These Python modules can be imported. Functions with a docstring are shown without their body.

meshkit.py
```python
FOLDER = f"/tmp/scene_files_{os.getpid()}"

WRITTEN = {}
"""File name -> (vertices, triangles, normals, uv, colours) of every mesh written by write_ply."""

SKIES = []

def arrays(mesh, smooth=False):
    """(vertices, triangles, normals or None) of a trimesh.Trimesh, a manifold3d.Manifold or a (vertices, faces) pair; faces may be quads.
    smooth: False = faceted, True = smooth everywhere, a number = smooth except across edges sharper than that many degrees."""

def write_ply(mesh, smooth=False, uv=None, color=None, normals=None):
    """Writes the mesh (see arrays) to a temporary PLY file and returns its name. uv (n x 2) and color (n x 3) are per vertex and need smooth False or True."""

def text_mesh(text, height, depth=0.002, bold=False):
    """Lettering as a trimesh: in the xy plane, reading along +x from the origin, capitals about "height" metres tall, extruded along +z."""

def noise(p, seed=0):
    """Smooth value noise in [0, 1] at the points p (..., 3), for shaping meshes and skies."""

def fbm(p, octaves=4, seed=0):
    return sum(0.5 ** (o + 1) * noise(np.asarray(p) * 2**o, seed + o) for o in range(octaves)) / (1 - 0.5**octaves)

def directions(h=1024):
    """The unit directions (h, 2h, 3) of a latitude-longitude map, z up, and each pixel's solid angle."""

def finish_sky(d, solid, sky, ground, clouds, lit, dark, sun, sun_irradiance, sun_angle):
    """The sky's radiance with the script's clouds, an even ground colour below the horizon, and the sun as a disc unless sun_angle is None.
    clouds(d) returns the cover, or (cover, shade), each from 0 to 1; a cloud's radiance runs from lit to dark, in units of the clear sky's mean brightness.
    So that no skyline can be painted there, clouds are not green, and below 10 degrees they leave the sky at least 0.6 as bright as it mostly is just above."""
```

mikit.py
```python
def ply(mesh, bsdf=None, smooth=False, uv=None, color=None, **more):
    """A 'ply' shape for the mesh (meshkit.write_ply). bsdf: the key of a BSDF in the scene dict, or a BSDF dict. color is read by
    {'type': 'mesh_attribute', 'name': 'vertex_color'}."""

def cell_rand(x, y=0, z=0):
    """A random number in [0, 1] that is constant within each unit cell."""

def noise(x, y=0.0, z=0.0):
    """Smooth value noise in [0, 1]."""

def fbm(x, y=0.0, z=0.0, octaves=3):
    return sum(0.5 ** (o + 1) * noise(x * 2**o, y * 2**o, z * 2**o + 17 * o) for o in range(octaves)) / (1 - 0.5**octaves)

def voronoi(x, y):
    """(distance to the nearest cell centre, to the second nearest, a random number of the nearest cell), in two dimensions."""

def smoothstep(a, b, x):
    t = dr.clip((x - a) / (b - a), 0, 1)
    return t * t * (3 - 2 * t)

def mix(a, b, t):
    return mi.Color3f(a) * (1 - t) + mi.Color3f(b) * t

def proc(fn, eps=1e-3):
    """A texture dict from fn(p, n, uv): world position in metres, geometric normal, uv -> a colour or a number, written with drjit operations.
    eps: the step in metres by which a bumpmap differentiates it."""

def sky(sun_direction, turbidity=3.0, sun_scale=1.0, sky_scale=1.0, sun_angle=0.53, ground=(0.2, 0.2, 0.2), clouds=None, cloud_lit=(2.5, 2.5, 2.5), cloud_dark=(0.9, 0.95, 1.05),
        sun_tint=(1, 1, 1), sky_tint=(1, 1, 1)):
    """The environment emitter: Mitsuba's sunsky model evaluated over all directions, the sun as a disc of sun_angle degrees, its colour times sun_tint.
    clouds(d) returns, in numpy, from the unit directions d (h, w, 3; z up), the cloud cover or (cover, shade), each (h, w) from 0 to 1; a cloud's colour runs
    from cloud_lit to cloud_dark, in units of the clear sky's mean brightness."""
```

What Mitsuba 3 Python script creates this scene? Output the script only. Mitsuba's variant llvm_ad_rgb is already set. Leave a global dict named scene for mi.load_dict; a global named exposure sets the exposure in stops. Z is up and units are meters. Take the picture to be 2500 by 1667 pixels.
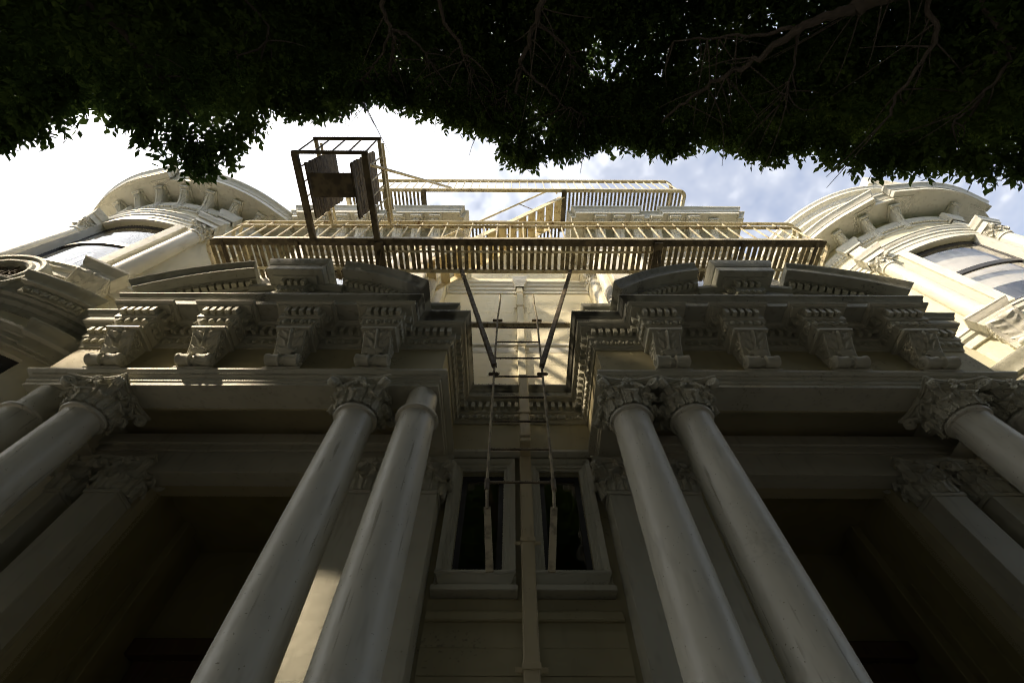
import math, random
import numpy as np, trimesh, drjit as dr
import mitsuba as mi, mikit, meshkit
from shapely.geometry import Polygon

rng = np.random.default_rng(7); random.seed(7)
T = mi.ScalarTransform4f
PI = math.pi
scene, labels = {'type': 'scene'}, {}

# ------------------------------------------------------------------ camera, sky, exposure
PITCH = math.radians(60.1)
CAM = [-.125, 0, 0]                       # 1.5 m above the pavement (pavement at z = -1.5)
scene['camera'] = {'type': 'perspective', 'fov': 96.76, 'fov_axis': 'x', 'near_clip': .05, 'far_clip': 3000.,
                   'to_world': T().look_at(origin=CAM, target=[CAM[0], math.cos(PITCH), math.sin(PITCH)], up=[-.002, 0, 1])}
SUN = np.array([-.595, -.435, .69]); SUN /= np.linalg.norm(SUN)


def clouds(d):
    x, y, z = d[..., 0], d[..., 1], np.maximum(d[..., 2], .06)
    q = np.stack([x / z * 1.6, y / z * 1.6, np.zeros_like(x)], -1).reshape(-1, 3)
    n1 = meshkit.fbm(q * 10.0 + 11.3).reshape(x.shape)
    n2 = meshkit.fbm(q * 26.0 + 3.1).reshape(x.shape)
    n1 = (n1 - n1.mean()) / n1.std(); n2 = (n2 - n2.mean()) / n2.std()
    near_sun = np.clip((d @ SUN - .35) / .6, 0, 1)
    c = .72 + .055 * n1 + .045 * n2 + .45 * near_sun
    return np.clip(c, .12, 1.0), np.clip(1.05 - 1.3 * near_sun ** 1.7 - .05 * n2 - .05 * n1, 0, 1)


scene['sky'] = mikit.sky(SUN.tolist(), turbidity=3.0, sun_scale=.72, sky_scale=1.0, sun_angle=2.2, clouds=clouds, cloud_lit=(3.9, 3.9, 3.9),
                         cloud_dark=(1.36, 1.43, 1.6), ground=(.1, .1, .1), sun_tint=(1, 1, .985))
exposure = 2.85


# ------------------------------------------------------------------ entries
used = {}


def nk(base):
    n = used.get(base, -1) + 1
    used[base] = n
    return base if n == 0 else f'{base}_{n:03d}'


def put(key, mesh, mat, smooth=32, **lab):
    scene[key] = mikit.ply(mesh, mat, smooth=smooth) if not isinstance(mesh, dict) else mesh
    if lab: labels[key] = lab
    return key


def again(shape, *tr):
    m = T()
    for t in tr: m = m @ t
    return {**shape, 'to_world': m}


def lab(key, label=None, category=None, group=None, kind=None):
    labels[key] = {k: v for k, v in dict(label=label, category=category, group=group, kind=kind).items() if v}


# ------------------------------------------------------------------ materials
def add_mat(name, fn, rough=.6, spec=.35, bump=None, bscale=.004, extra=None):
    m = {'type': 'principled', 'base_color': mikit.proc(fn), 'roughness': rough, 'specular': spec, **(extra or {})}
    if bump is not None:
        m = {'type': 'bumpmap', 'arbitrary': mikit.proc(bump, eps=2e-3), 'scale': bscale, 'bsdf': m}
    scene[name] = {'type': 'twosided', 'bsdf': m}


N, FB, SS, MIX = mikit.noise, mikit.fbm, mikit.smoothstep, mikit.mix


def painted(base, dirt, stain, amount=1.0, streak=1.0):
    def fn(p, n, uv):
        a = FB(p.x * 2.3, p.y * 2.3, p.z * 2.3)
        b = FB(p.x * 17, p.y * 17, p.z * 3.1)
        c = FB(p.x * 40 + 5, p.y * 40, p.z * 40, octaves=2)
        col = MIX(base, dirt, SS(.42, .78, a) * .55 * amount)
        col = MIX(col, dirt, SS(.55, .80, b) * .55 * streak)
        return MIX(col, stain, SS(.66, .80, c * .5 + a * .5) * .75 * amount)
    return fn


def rough_bump(p, n, uv):
    return N(p.x * 60, p.y * 60, p.z * 60) * .5 + N(p.x * 14, p.y * 14, p.z * 14) * 1.4


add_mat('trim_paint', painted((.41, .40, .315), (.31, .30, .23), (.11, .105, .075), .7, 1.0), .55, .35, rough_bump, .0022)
add_mat('grimy_shaded_trim', painted((.33, .33, .27), (.21, .205, .16), (.07, .068, .05), 1.1, 1.1), .6, .35, rough_bump, .003)  # grime, with tree shade on the pediments also put into the base tone
_grime_shade = painted((.33, .33, .27), (.21, .205, .16), (.07, .068, .05), 1.1, 1.1)  # same grime and shade tone, used as base under the mould stain
add_mat('mould_trim', lambda p, n, uv: MIX(_grime_shade(p, n, uv), (.03, .03, .024), SS(.40, .62, FB(p.x * 5, p.y * 5, p.z * 2.2)) * (1 - SS(1.25, 2.1, dr.abs(p.x))) * .85), .6, .35, rough_bump, .003)
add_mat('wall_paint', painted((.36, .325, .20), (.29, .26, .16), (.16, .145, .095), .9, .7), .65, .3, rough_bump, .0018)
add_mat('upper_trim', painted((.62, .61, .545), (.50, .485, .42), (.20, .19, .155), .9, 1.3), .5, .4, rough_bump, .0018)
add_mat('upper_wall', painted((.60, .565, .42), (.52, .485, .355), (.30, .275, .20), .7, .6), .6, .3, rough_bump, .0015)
add_mat('recess_wall_lit', painted((.76, .71, .53), (.68, .63, .46), (.42, .38, .27), .6, .6), .6, .3, rough_bump, .0015)  # lighter copy of the upper wall: sun bounce put into the colour
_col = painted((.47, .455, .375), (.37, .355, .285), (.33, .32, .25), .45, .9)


def column_fn(p, n, uv):
    a = N(p.x * 26 + 3, p.y * 26, p.z * 1.3) * .6 + N(p.x * 60, p.y * 60, p.z * 4) * .4          # cracks and runs down the shaft
    c = FB(p.x * 55, p.y * 55, p.z * 55, octaves=2)                                              # chips
    col = MIX(_col(p, n, uv), (.20, .19, .14), SS(.70, .82, a) * .6)
    return MIX(col, (.16, .145, .10), SS(.80, .86, c) * .7)


add_mat('column_paint', column_fn, .36, .45, rough_bump, .002)


def iron_fn(p, n, uv):
    a = FB(p.x * 9, p.y * 9, p.z * 9)
    b = FB(p.x * 46, p.y * 46, p.z * 46, octaves=2)
    col = MIX((.61, .56, .40), (.48, .42, .27), SS(.35, .7, a))
    return MIX(col, (.16, .10, .05), SS(.58, .70, .45 * a + .55 * b))


def rust_fn(p, n, uv):
    a = FB(p.x * 11, p.y * 11, p.z * 11)
    return MIX((.13, .105, .065), (.065, .052, .034), SS(.35, .65, a))


add_mat('iron_paint', iron_fn, .55, .35, rough_bump, .003)
add_mat('brown_iron', lambda p, n, uv: MIX((.25, .21, .125), (.13, .105, .06), SS(.4, .66, FB(p.x * 13, p.y * 13, p.z * 13))), .6, .3)
add_mat('cream_iron', lambda p, n, uv: MIX((.64, .56, .35), (.40, .30, .15), SS(.52, .72, FB(p.x * 15, p.y * 15, p.z * 15))), .5, .35)
add_mat('rusty_iron', rust_fn, .7, .3, rough_bump, .003)
add_mat('downpipe_paint', painted((.50, .43, .27), (.38, .32, .2), (.2, .17, .1), .8, 1.2), .5, .35)
add_mat('door_wood', lambda p, n, uv: MIX((.10, .06, .03), (.06, .035, .02), FB(p.x * 40, p.y * 40, p.z * 2)), .45, .4)
add_mat('vestibule_shade', lambda p, n, uv: MIX((.25, .22, .10), (.17, .15, .065), FB(p.x * 4, p.y * 4, p.z * 2)), .6, .3)  # vestibule shade put into the colour, darker than the porch walls
add_mat('sash_paint', lambda p, n, uv: MIX((.055, .055, .06), (.03, .03, .032), FB(p.x * 8, p.y * 8, p.z * 8)), .4, .4)
add_mat('unlit_backing', lambda p, n, uv: mi.Color3f(.05, .048, .045), .9, .1)  # near-black colour standing in for the shade of unlit interiors
add_mat('reflection_tone', lambda p, n, uv: MIX((.55, .54, .5), (.45, .44, .4), FB(p.x * 3, p.y * 3, p.z * 6)), .9, .1)  # pale tone of the cloud reflection sheet
add_mat('roofing', lambda p, n, uv: MIX((.10, .10, .10), (.06, .06, .06), FB(p.x * 3, p.y * 3, p.z * 3)), .9, .2)
add_mat('bark', lambda p, n, uv: MIX((.14, .12, .095), (.075, .063, .05), FB(p.x * 14, p.y * 14, p.z * 9)), .85, .2,
        lambda p, n, uv: FB(p.x * 30, p.y * 30, p.z * 20), .02)
add_mat('asphalt', lambda p, n, uv: MIX((.06, .06, .06), (.04, .04, .042), FB(p.x * 5, p.y * 5)), .9, .2)
add_mat('concrete', lambda p, n, uv: MIX((.24, .23, .21), (.16, .155, .145), FB(p.x * 3, p.y * 3)), .85, .2)


def leaf_fn(p, n, uv):
    a = N(p.x * 31, p.y * 31, p.z * 31)
    b = FB(p.x * 1.7, p.y * 1.7, p.z * 1.7)
    return MIX(MIX((.080, .135, .030), (.120, .175, .042), a), (.060, .105, .028), SS(.4, .65, b))


scene['leaf'] = {'type': 'principledthin', 'base_color': mikit.proc(leaf_fn), 'roughness': .45, 'diff_trans': .9, 'spec_trans': 0.0, 'eta': 1.4}
scene['pane_glass'] = {'type': 'thindielectric', 'int_ior': 1.9}


# ------------------------------------------------------------------ mesh helpers
class MB:
    def __init__(s): s.v, s.f, s.n = [], [], 0

    def add(s, v, f):
        v = np.asarray(v, float); f = np.asarray(f, int)
        if f.shape[1] == 4: f = np.vstack([f[:, [0, 1, 2]], f[:, [0, 2, 3]]])
        s.v.append(v); s.f.append(f + s.n); s.n += len(v)
        return s

    def mesh(s, m): return s.add(m.vertices, m.faces)

    def tm(s): return trimesh.Trimesh(np.vstack(s.v), np.vstack(s.f), process=False)


def box(x0, x1, y0, y1, z0, z1, ch=0.0):
    """A box with chamfered edges: hull of the eight corners pulled in."""
    if ch <= 0:
        m = trimesh.creation.box(extents=(x1 - x0, y1 - y0, z1 - z0))
        m.apply_translation(((x0 + x1) / 2, (y0 + y1) / 2, (z0 + z1) / 2)); return m
    pts = []
    for x, sx in ((x0, 1), (x1, -1)):
        for y, sy in ((y0, 1), (y1, -1)):
            for z, sz in ((z0, 1), (z1, -1)):
                pts += [(x + sx * ch, y + sy * ch, z), (x + sx * ch, y, z + sz * ch), (x, y + sy * ch, z + sz * ch)]
    return trimesh.convex.convex_hull(np.array(pts))


def grid_faces(n, m, wrap=False):
    f = []
    for i in range(n - 1):
        for j in range(m if wrap else m - 1):
            k = (j + 1) % m
            f.append((i * m + j, (i + 1) * m + j, (i + 1) * m + k, i * m + k))
    return np.array(f)


def sweep(path, prof, closed=False, cap=False):
    """Moulding: profile (outward offset, z) along a plan polyline; outward is to the right of the travel direction; mitred corners."""
    P = np.array(path, float); n = len(P)
    d = np.roll(P, -1, 0) - P
    d /= np.maximum(np.linalg.norm(d, axis=1, keepdims=True), 1e-9)
    nr = np.stack([d[:, 1], -d[:, 0]], 1)
    mit = np.zeros_like(P)
    for i in range(n):
        a, b = nr[i - 1], nr[i]
        if not closed and i == 0: a = b
        if not closed and i == n - 1: b = a
        mit[i] = (a + b) / max(1 + a @ b, .15)
    prof = np.array(prof, float); m = len(prof)
    V = np.zeros((n, m, 3))
    V[:, :, :2] = P[:, None, :] + prof[None, :, :1] * mit[:, None, :]
    V[:, :, 2] = prof[None, :, 1]
    f = grid_faces(n, m)
    if closed:
        f = np.vstack([f, [((n - 1) * m + j, j, j + 1, (n - 1) * m + j + 1) for j in range(m - 1)]])
    mb = MB().add(V.reshape(-1, 3), f)
    if cap and not closed:
        try:
            tv, tf = trimesh.creation.triangulate_polygon(Polygon(prof), engine='earcut')
            for e in (0, n - 1):
                vv = np.zeros((len(tv), 3)); vv[:, :2] = P[e] + tv[:, :1] * mit[e]; vv[:, 2] = tv[:, 1]
                mb.add(vv, tf)
        except Exception:
            c = V[0].mean(0)
            for e in (0, n - 1):
                vv = np.vstack([V[e], V[e].mean(0)]); mb.add(vv, [(j, (j + 1) % m, m) for j in range(m)])
    return mb.tm()


def rect_prof(o0, o1, z0, z1): return [(o0, z0), (o1, z0), (o1, z1), (o0, z1), (o0, z0)]


def frame_sweep(x0, x1, z0, z1, y, prof):
    """Window architrave: profile (inset towards the opening is negative, outward positive ; proud) round a rectangle in the plane y."""
    C = np.array([(x0, z0), (x1, z0), (x1, z1), (x0, z1)], float)
    S = np.array([(-1, -1), (1, -1), (1, 1), (-1, 1)], float)
    prof = np.array(prof); m = len(prof); V = np.zeros((4, m, 3))
    for i in range(4):
        V[i, :, 0] = C[i, 0] + S[i, 0] * prof[:, 0]; V[i, :, 2] = C[i, 1] + S[i, 1] * prof[:, 0]; V[i, :, 1] = y - prof[:, 1]
    f = [(i * m + j, ((i + 1) % 4) * m + j, ((i + 1) % 4) * m + j + 1, i * m + j + 1) for i in range(4) for j in range(m - 1)]
    return MB().add(V.reshape(-1, 3), f).tm()


def lathe(prof, n=32):
    prof = np.array(prof); a = np.arange(n) * 2 * PI / n
    V = np.stack([prof[:, None, 0] * np.cos(a), prof[:, None, 0] * np.sin(a), np.repeat(prof[:, 1:], n, 1)], -1)
    return MB().add(V.reshape(-1, 3), grid_faces(len(prof), n, True)).tm()


def tube(pts, radii, n=8, caps=True):
    P = np.array(pts, float); r = np.broadcast_to(np.array(radii, float), (len(P),))
    t = np.gradient(P, axis=0); t /= np.linalg.norm(t, axis=1, keepdims=True)
    u = np.cross(t[0], [.31, .2, .93]); u /= np.linalg.norm(u); rings = []
    for i in range(len(P)):
        u = u - t[i] * (u @ t[i]); u /= np.linalg.norm(u); w = np.cross(t[i], u)
        a = np.arange(n) * 2 * PI / n
        rings.append(P[i] + r[i] * (np.cos(a)[:, None] * u + np.sin(a)[:, None] * w))
    mb = MB().add(np.vstack(rings), grid_faces(len(P), n, True))
    if caps:
        for e in (0, -1):
            mb.add(np.vstack([rings[e], P[e]]), [(j, (j + 1) % n, n) for j in range(n)])
    return mb.tm()


def bar(a, b, w, h, up=(0, 0, 1)):
    a, b = np.array(a, float), np.array(b, float); t = b - a; L = np.linalg.norm(t); t /= L
    s = np.cross(t, up)
    if np.linalg.norm(s) < 1e-6: s = np.cross(t, (0, 1, 0))
    s /= np.linalg.norm(s); q = np.cross(s, t)
    m = box(-w / 2, w / 2, 0, L, -h / 2, h / 2, min(w, h) * .12)
    M = np.eye(4); M[:3, 0], M[:3, 1], M[:3, 2], M[:3, 3] = s, t, q, a
    m.apply_transform(M); return m


def spline(pts, n):
    P = np.array(pts, float); t = np.arange(len(P))
    from scipy.interpolate import CubicSpline
    return CubicSpline(t, P)(np.linspace(0, len(P) - 1, n))


def leaf_sheet(c, side, nrm, w, lobes=4, bulge=.02, groove=.012, ripple=.006, m=9, vein=0.0):
    """Carved acanthus leaf: a lobed, fluted sheet along the centre line c with half width w, closed by a back."""
    n = len(c); s = np.linspace(0, 1, n); t = np.linspace(-1, 1, m)
    S, TT = np.meshgrid(s, t, indexing='ij')
    cut = 1 - .30 * np.abs(TT) * (.5 + .5 * np.cos(2 * PI * lobes * S + 2.2 * np.abs(TT)))
    lat = TT * w[:, None] * cut
    off = bulge * (1 - TT ** 2) - groove * np.exp(-(TT / .16) ** 2) + ripple * np.cos(2 * PI * lobes * S + 2.5 * np.abs(TT)) * np.abs(TT) ** .7 - .004 * np.cos(TT * 14)
    if vein:
        A = np.abs(TT)
        off = bulge * .4 * (1 - TT ** 2) + vein * (1.2 * np.exp(-(TT / .09) ** 2) - .9 * np.exp(-((A - .2) / .09) ** 2) + np.sin(2 * PI * lobes * S + 5.0 * A) * np.minimum(1, A * 2.2) - .5 * np.exp(-((A - .62) / .1) ** 2))
    V = c[:, None, :] + lat[..., None] * np.asarray(side) + off[..., None] * nrm[:, None, :]
    mb = MB().add(V.reshape(-1, 3), grid_faces(n, m))
    B = V - nrm[:, None, :] * .014
    mb.add(B.reshape(-1, 3), grid_faces(n, m))
    for j in (0, m - 1):
        e = np.stack([V[:, j], B[:, j]], 1).reshape(-1, 3); mb.add(e, grid_faces(n, 2))
    e = np.stack([V[-1], B[-1]], 1).reshape(-1, 3); mb.add(e, grid_faces(m, 2))
    return mb.tm()


def path_points(path, step, inset=0.0):
    """Evenly spaced points with tangent angle along a plan polyline, piece by piece."""
    out = []
    for a, b in zip(np.array(path[:-1], float), np.array(path[1:], float)):
        L = np.linalg.norm(b - a)
        k = int(round((L - 2 * inset) / step))
        if k < 1: continue
        st = (L - 2 * inset) / k
        for i in range(k):
            q = a + (b - a) / L * (inset + (i + .5) * st)
            out.append((q, math.atan2(b[1] - a[1], b[0] - a[0])))
    return out


def offset_path(path, o):
    m = sweep(path, [(o, 0), (o, 1)])
    return np.asarray(m.vertices).reshape(-1, 2, 3)[:, 0, :2]


def arc(c, R, a0, a1, n):
    """Plan points on a circle; angle in degrees from the street (-y) towards +x."""
    a = np.radians(np.linspace(a0, a1, n))
    return np.stack([c[0] + R * np.sin(a), c[1] - R * np.cos(a)], 1)


ICO = trimesh.creation.icosphere(subdivisions=1)


def egg_band(path, o, z, step=.105, size=.045):
    mb = MB()
    for q, a in path_points(offset_path(path, o), step, .02):
        c, s = math.cos(a), math.sin(a)
        R = np.array([[c, -s, 0], [s, c, 0], [0, 0, 1]])
        mb.add((ICO.vertices * [size * .72, size * .55, size * 1.15]) @ R.T + [q[0], q[1], z], ICO.faces)
        d = np.array([(-.007, 0, .05), (.007, 0, .05), (0, -.014, .03), (-.016, .01, -.03), (.016, .01, -.03), (0, -.03, -.055)]) + [step / 2, 0, 0]
        mb.add(d @ R.T + [q[0], q[1], z], [(0, 2, 1), (0, 3, 2), (1, 2, 4), (2, 3, 5), (2, 5, 4), (3, 4, 5), (0, 1, 4), (0, 4, 3)])
    return mb.tm()


# ------------------------------------------------------------------ setting: ground
put('pavement', box(-60, 60, -3.4, 12, -1.75, -1.5), 'concrete', False); lab('pavement', kind='structure')
put('kerb', box(-60, 60, -3.55, -3.404, -1.75, -1.497, .02), 'concrete', False); lab('kerb', kind='structure')
gs = trimesh.creation.box(extents=(1600, 1600, .1)); gs.apply_translation((0, 0, -1.72))
put('street', gs, 'asphalt', False); lab('street', kind='structure')

# ------------------------------------------------------------------ added houses across the street, unseen behind the camera, blocking low sky light
add_mat('blocker_front', lambda p, n, uv: MIX((.15, .155, .13), (.11, .115, .095), FB(p.x * 3, p.y * 3, p.z * 6)), .85, .2)
for i, (hx, hw, hh, lb) in enumerate(((-19, 11, 12.5, 'tall unseen house added across the street on the left to block sky light'), (-6.5, 13.5, 11.5, 'wide unseen house added across the street in the middle to block sky light'), (7.5, 13.5, 13.0, 'tall unseen house added across the street on the right to block sky light'), (20.5, 11.5, 11.5, 'unseen house added across the street at the far right to block sky light'))):
    k = nk('blocker_house'); lab(k, lb, 'house')
    a, b = hx - hw / 2, hx + hw / 2
    put(f'{k}__wall', box(a + .05, b - .05, -26, -15, -1.7, hh, .02), 'blocker_front', False)
    put(f'{k}__roof', box(a, b, -26.2, -14.6, hh + .002, hh + .35, .03), 'roofing', False)
    for zz in (1.0, 4.6, 8.2):
        for xx in np.arange(a + 1.6, b - 1.2, 2.6):
            w = nk(f'{k}__window')
            put(w, box(xx - .55, xx + .55, -15.06, -14.96, zz, zz + 1.9, .01), 'trim_paint', False)
            put(f'{w}__pane', box(xx - .45, xx + .45, -14.958, -14.94, zz + .1, zz + 1.8), 'sash_paint', False)

# ------------------------------------------------------------------ the mansion
H = 'mansion'
lab(H, 'cream and yellow ornate old apartment house with twin columned porches and round bays', 'building')
YF, YN = 3.05, 4.30          # frieze plane of the porches, wall plane of the middle recess
XI, XO = .97, 5.75           # inner and outer side of each porch entablature
PC = 3.40                    # centre of each porch
BR = (-1.60, -.53, .53, 1.60)   # console positions from the porch centre


def mirror(x0, x1): return ((x0, x1), (-x1, -x0))


# walls: ground floor behind the porches, with the two narrow windows of the recess and the vestibules
WIN = ((-.885, -.08), (.085, .875))          # outer casing, left and right window (z 2.59 .. 4.36)
OPEN = []
for (a, b) in WIN: OPEN.append((a + .14, b - .14, 2.78, 4.22))
wl = MB()
zs0, zs1 = -1.5, 5.7
xs = [-5.8, -PC - 1.16, -PC + 1.16, OPEN[0][0], OPEN[0][1], OPEN[1][0], OPEN[1][1], PC - 1.16, PC + 1.16, 5.8]
for i in range(9):
    a, b = xs[i], xs[i + 1]
    if i in (1, 7): wl.mesh(box(a, b, 4.371, 4.57, 4.0, zs1))
    elif i in (3, 5): wl.mesh(box(a, b, 4.37, 4.57, zs0, 2.78)); wl.mesh(box(a, b, 4.37, 4.57, 4.22, zs1))
    else: wl.mesh(box(a, b, 4.37, 4.57, zs0, zs1))
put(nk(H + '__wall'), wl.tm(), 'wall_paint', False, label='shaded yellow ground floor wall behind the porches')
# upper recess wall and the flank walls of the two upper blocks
put(nk(H + '__wall'), box(-1.75, 1.75, 4.37, 4.57, 5.6, 12.0), 'recess_wall_lit', False)
BX0, BX1, BY = 1.68, 4.85, 3.20
for s in (-1, 1):
    x0, x1 = sorted((s * BX0, s * BX1))
    w0, w1 = PC - .62, PC + .62
    mb = MB()
    X = lambda a, b: sorted((s * a, s * b))
    for a, b, z0, z1 in ((BX0, w0, 5.6, 10.8), (w1, BX1, 5.6, 10.8), (w0, w1, 5.6, 6.45), (w0, w1, 8.6, 10.8)):
        p, q = X(a, b); mb.mesh(box(p, q, BY, BY + .18, z0, z1))
    p, q = X(BX0, BX0 + .18); put(nk(H + '__wall'), box(p, q, BY + .18, 4.4, 5.6, 10.8), 'recess_wall_lit', False)
    p, q = X(BX1 - .18, BX1); mb.mesh(box(p, q, BY + .18, 3.9, 5.6, 10.8))
    put(nk(H + '__wall'), mb.tm(), 'upper_wall', False)
    # flat wall between the block and the round bay, all the height
    p, q = X(BX1 - .3, 7.9 if s > 0 else 6.0)
    put(nk(H + '__wall'), box(p, q, 3.8, 3.98, 5.75, 10.8), 'upper_wall', False)
    p, q = X(5.76, 7.9 if s > 0 else 6.2)
    put(nk(H + '__wall'), box(p, q, 3.8, 4.4, -1.5, 5.75), 'upper_wall', False)
# back walls and roofs close the house
put(nk(H + '__wall'), MB().mesh(box(-13, 13, 8.8, 9, -1.5, 12)).mesh(box(-13.2, -13, 3.8, 9, -1.5, 10.8)).mesh(box(13, 13.2, 3.8, 9, -1.5, 10.8))
    .mesh(box(11.0, 13, 3.8, 3.98, -1.5, 10.8)).mesh(box(-13, -9.6, 3.8, 3.98, -1.5, 10.8)).tm(), 'upper_wall', False)
mb = MB().mesh(box(-13, 13, 4.45, 8.9, 10.80, 10.88)).mesh(box(-13, -4.6, 3.9, 4.45, 10.78, 10.86)).mesh(box(4.6, 13, 3.9, 4.45, 10.78, 10.86))
for s in (-1, 1):
    p, q = sorted((s * 1.75, s * 4.8)); mb.mesh(box(p, q, 3.0, 4.5, 10.74, 10.83))
mb.mesh(box(-1.9, 1.9, 4.5, 6.5, 11.9, 12.0))
put(nk(H + '__roof'), mb.tm(), 'roofing', False)

# horizontal boards of the recess
BOARD = {}


def boards(x0, x1, z0, z1, y, mat, h=.215):
    k = max(1, round((z1 - z0) / h)); hh = (z1 - z0) / k
    for i in range(k):
        kk = (round(x1 - x0, 3), round(hh, 3), mat)
        if kk not in BOARD: BOARD[kk] = mikit.ply(box(0, x1 - x0, -.03, 0, .001, hh - .001, .002), mat)
        put(nk(H + '__wall__board'), again(BOARD[kk], T().translate([x0, y + rng.uniform(-.002, .002), z0 + i * hh])), None)


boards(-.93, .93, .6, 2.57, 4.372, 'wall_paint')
boards(-1.66, 1.66, 5.74, 7.13, 4.372, 'recess_wall_lit', .2)
boards(-1.66, 1.66, 7.43, 9.77, 4.372, 'recess_wall_lit', .2)
put(nk(H + '__wall__band'), sweep([(-1.67, 4.37), (1.67, 4.37)], [(0, 7.14), (.03, 7.14), (.045, 7.2), (.045, 7.3), (.08, 7.34), (.08, 7.39), (0, 7.42)]), 'upper_trim')
put(nk(H + '__wall__band'), sweep([(-1.67, 4.37), (1.67, 4.37)], [(0, 9.78), (.05, 9.78), (.05, 9.9), (.08, 9.92), (.08, 10.05), (.11, 10.07), (.13, 10.17), (.16, 10.2), (.16, 10.26), (0, 10.3)]), 'upper_trim')
put(nk(H + '__wall__sill_band'), box(-.93, .93, 4.30, 4.372, 2.35, 2.44, .012), 'wall_paint')
# cornice of the recess, set back between the two blocks
put(nk(H + '__recess_cornice'), sweep([(-1.70, 4.37), (1.70, 4.37)], [(0, 11.4), (.06, 11.4), (.1, 11.52), (.16, 11.55), (.5, 11.57), (.5, 11.72), (.58, 11.8), (.64, 11.95), (.64, 12.0), (0, 12.03)]), 'upper_trim')

# ---- porch entablature (one moulding path for both porches and the recess between them)
core = [(-XO, 4.40), (-XO, YF), (-XI, YF), (-XI, YN), (XI, YN), (XI, YF), (XO, YF), (XO, 4.40)]
E_ = H + '__entablature'
arch = [(-.34, 4.27), (.0, 4.27), (.0, 4.33), (.015, 4.335), (.015, 4.40), (.03, 4.405), (.05, 4.43), (.07, 4.45), (.085, 4.47), (.085, 4.50), (.0, 4.505)]
pA = [(-XO, 4.40), (-XO, YF), (-XI, YF), (-XI, YN)]
pB = [(XI, YN), (XI, YF), (XO, YF), (XO, 4.40)]
for p in (pA, pB):
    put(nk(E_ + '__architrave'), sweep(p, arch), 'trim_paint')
put(nk(E_ + '__architrave'), sweep([(-XI, YN), (XI, YN)], [(0, 4.41), (.02, 4.41), (.05, 4.44), (.07, 4.46), (.07, 4.5), (0, 4.505)]), 'trim_paint')
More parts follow.
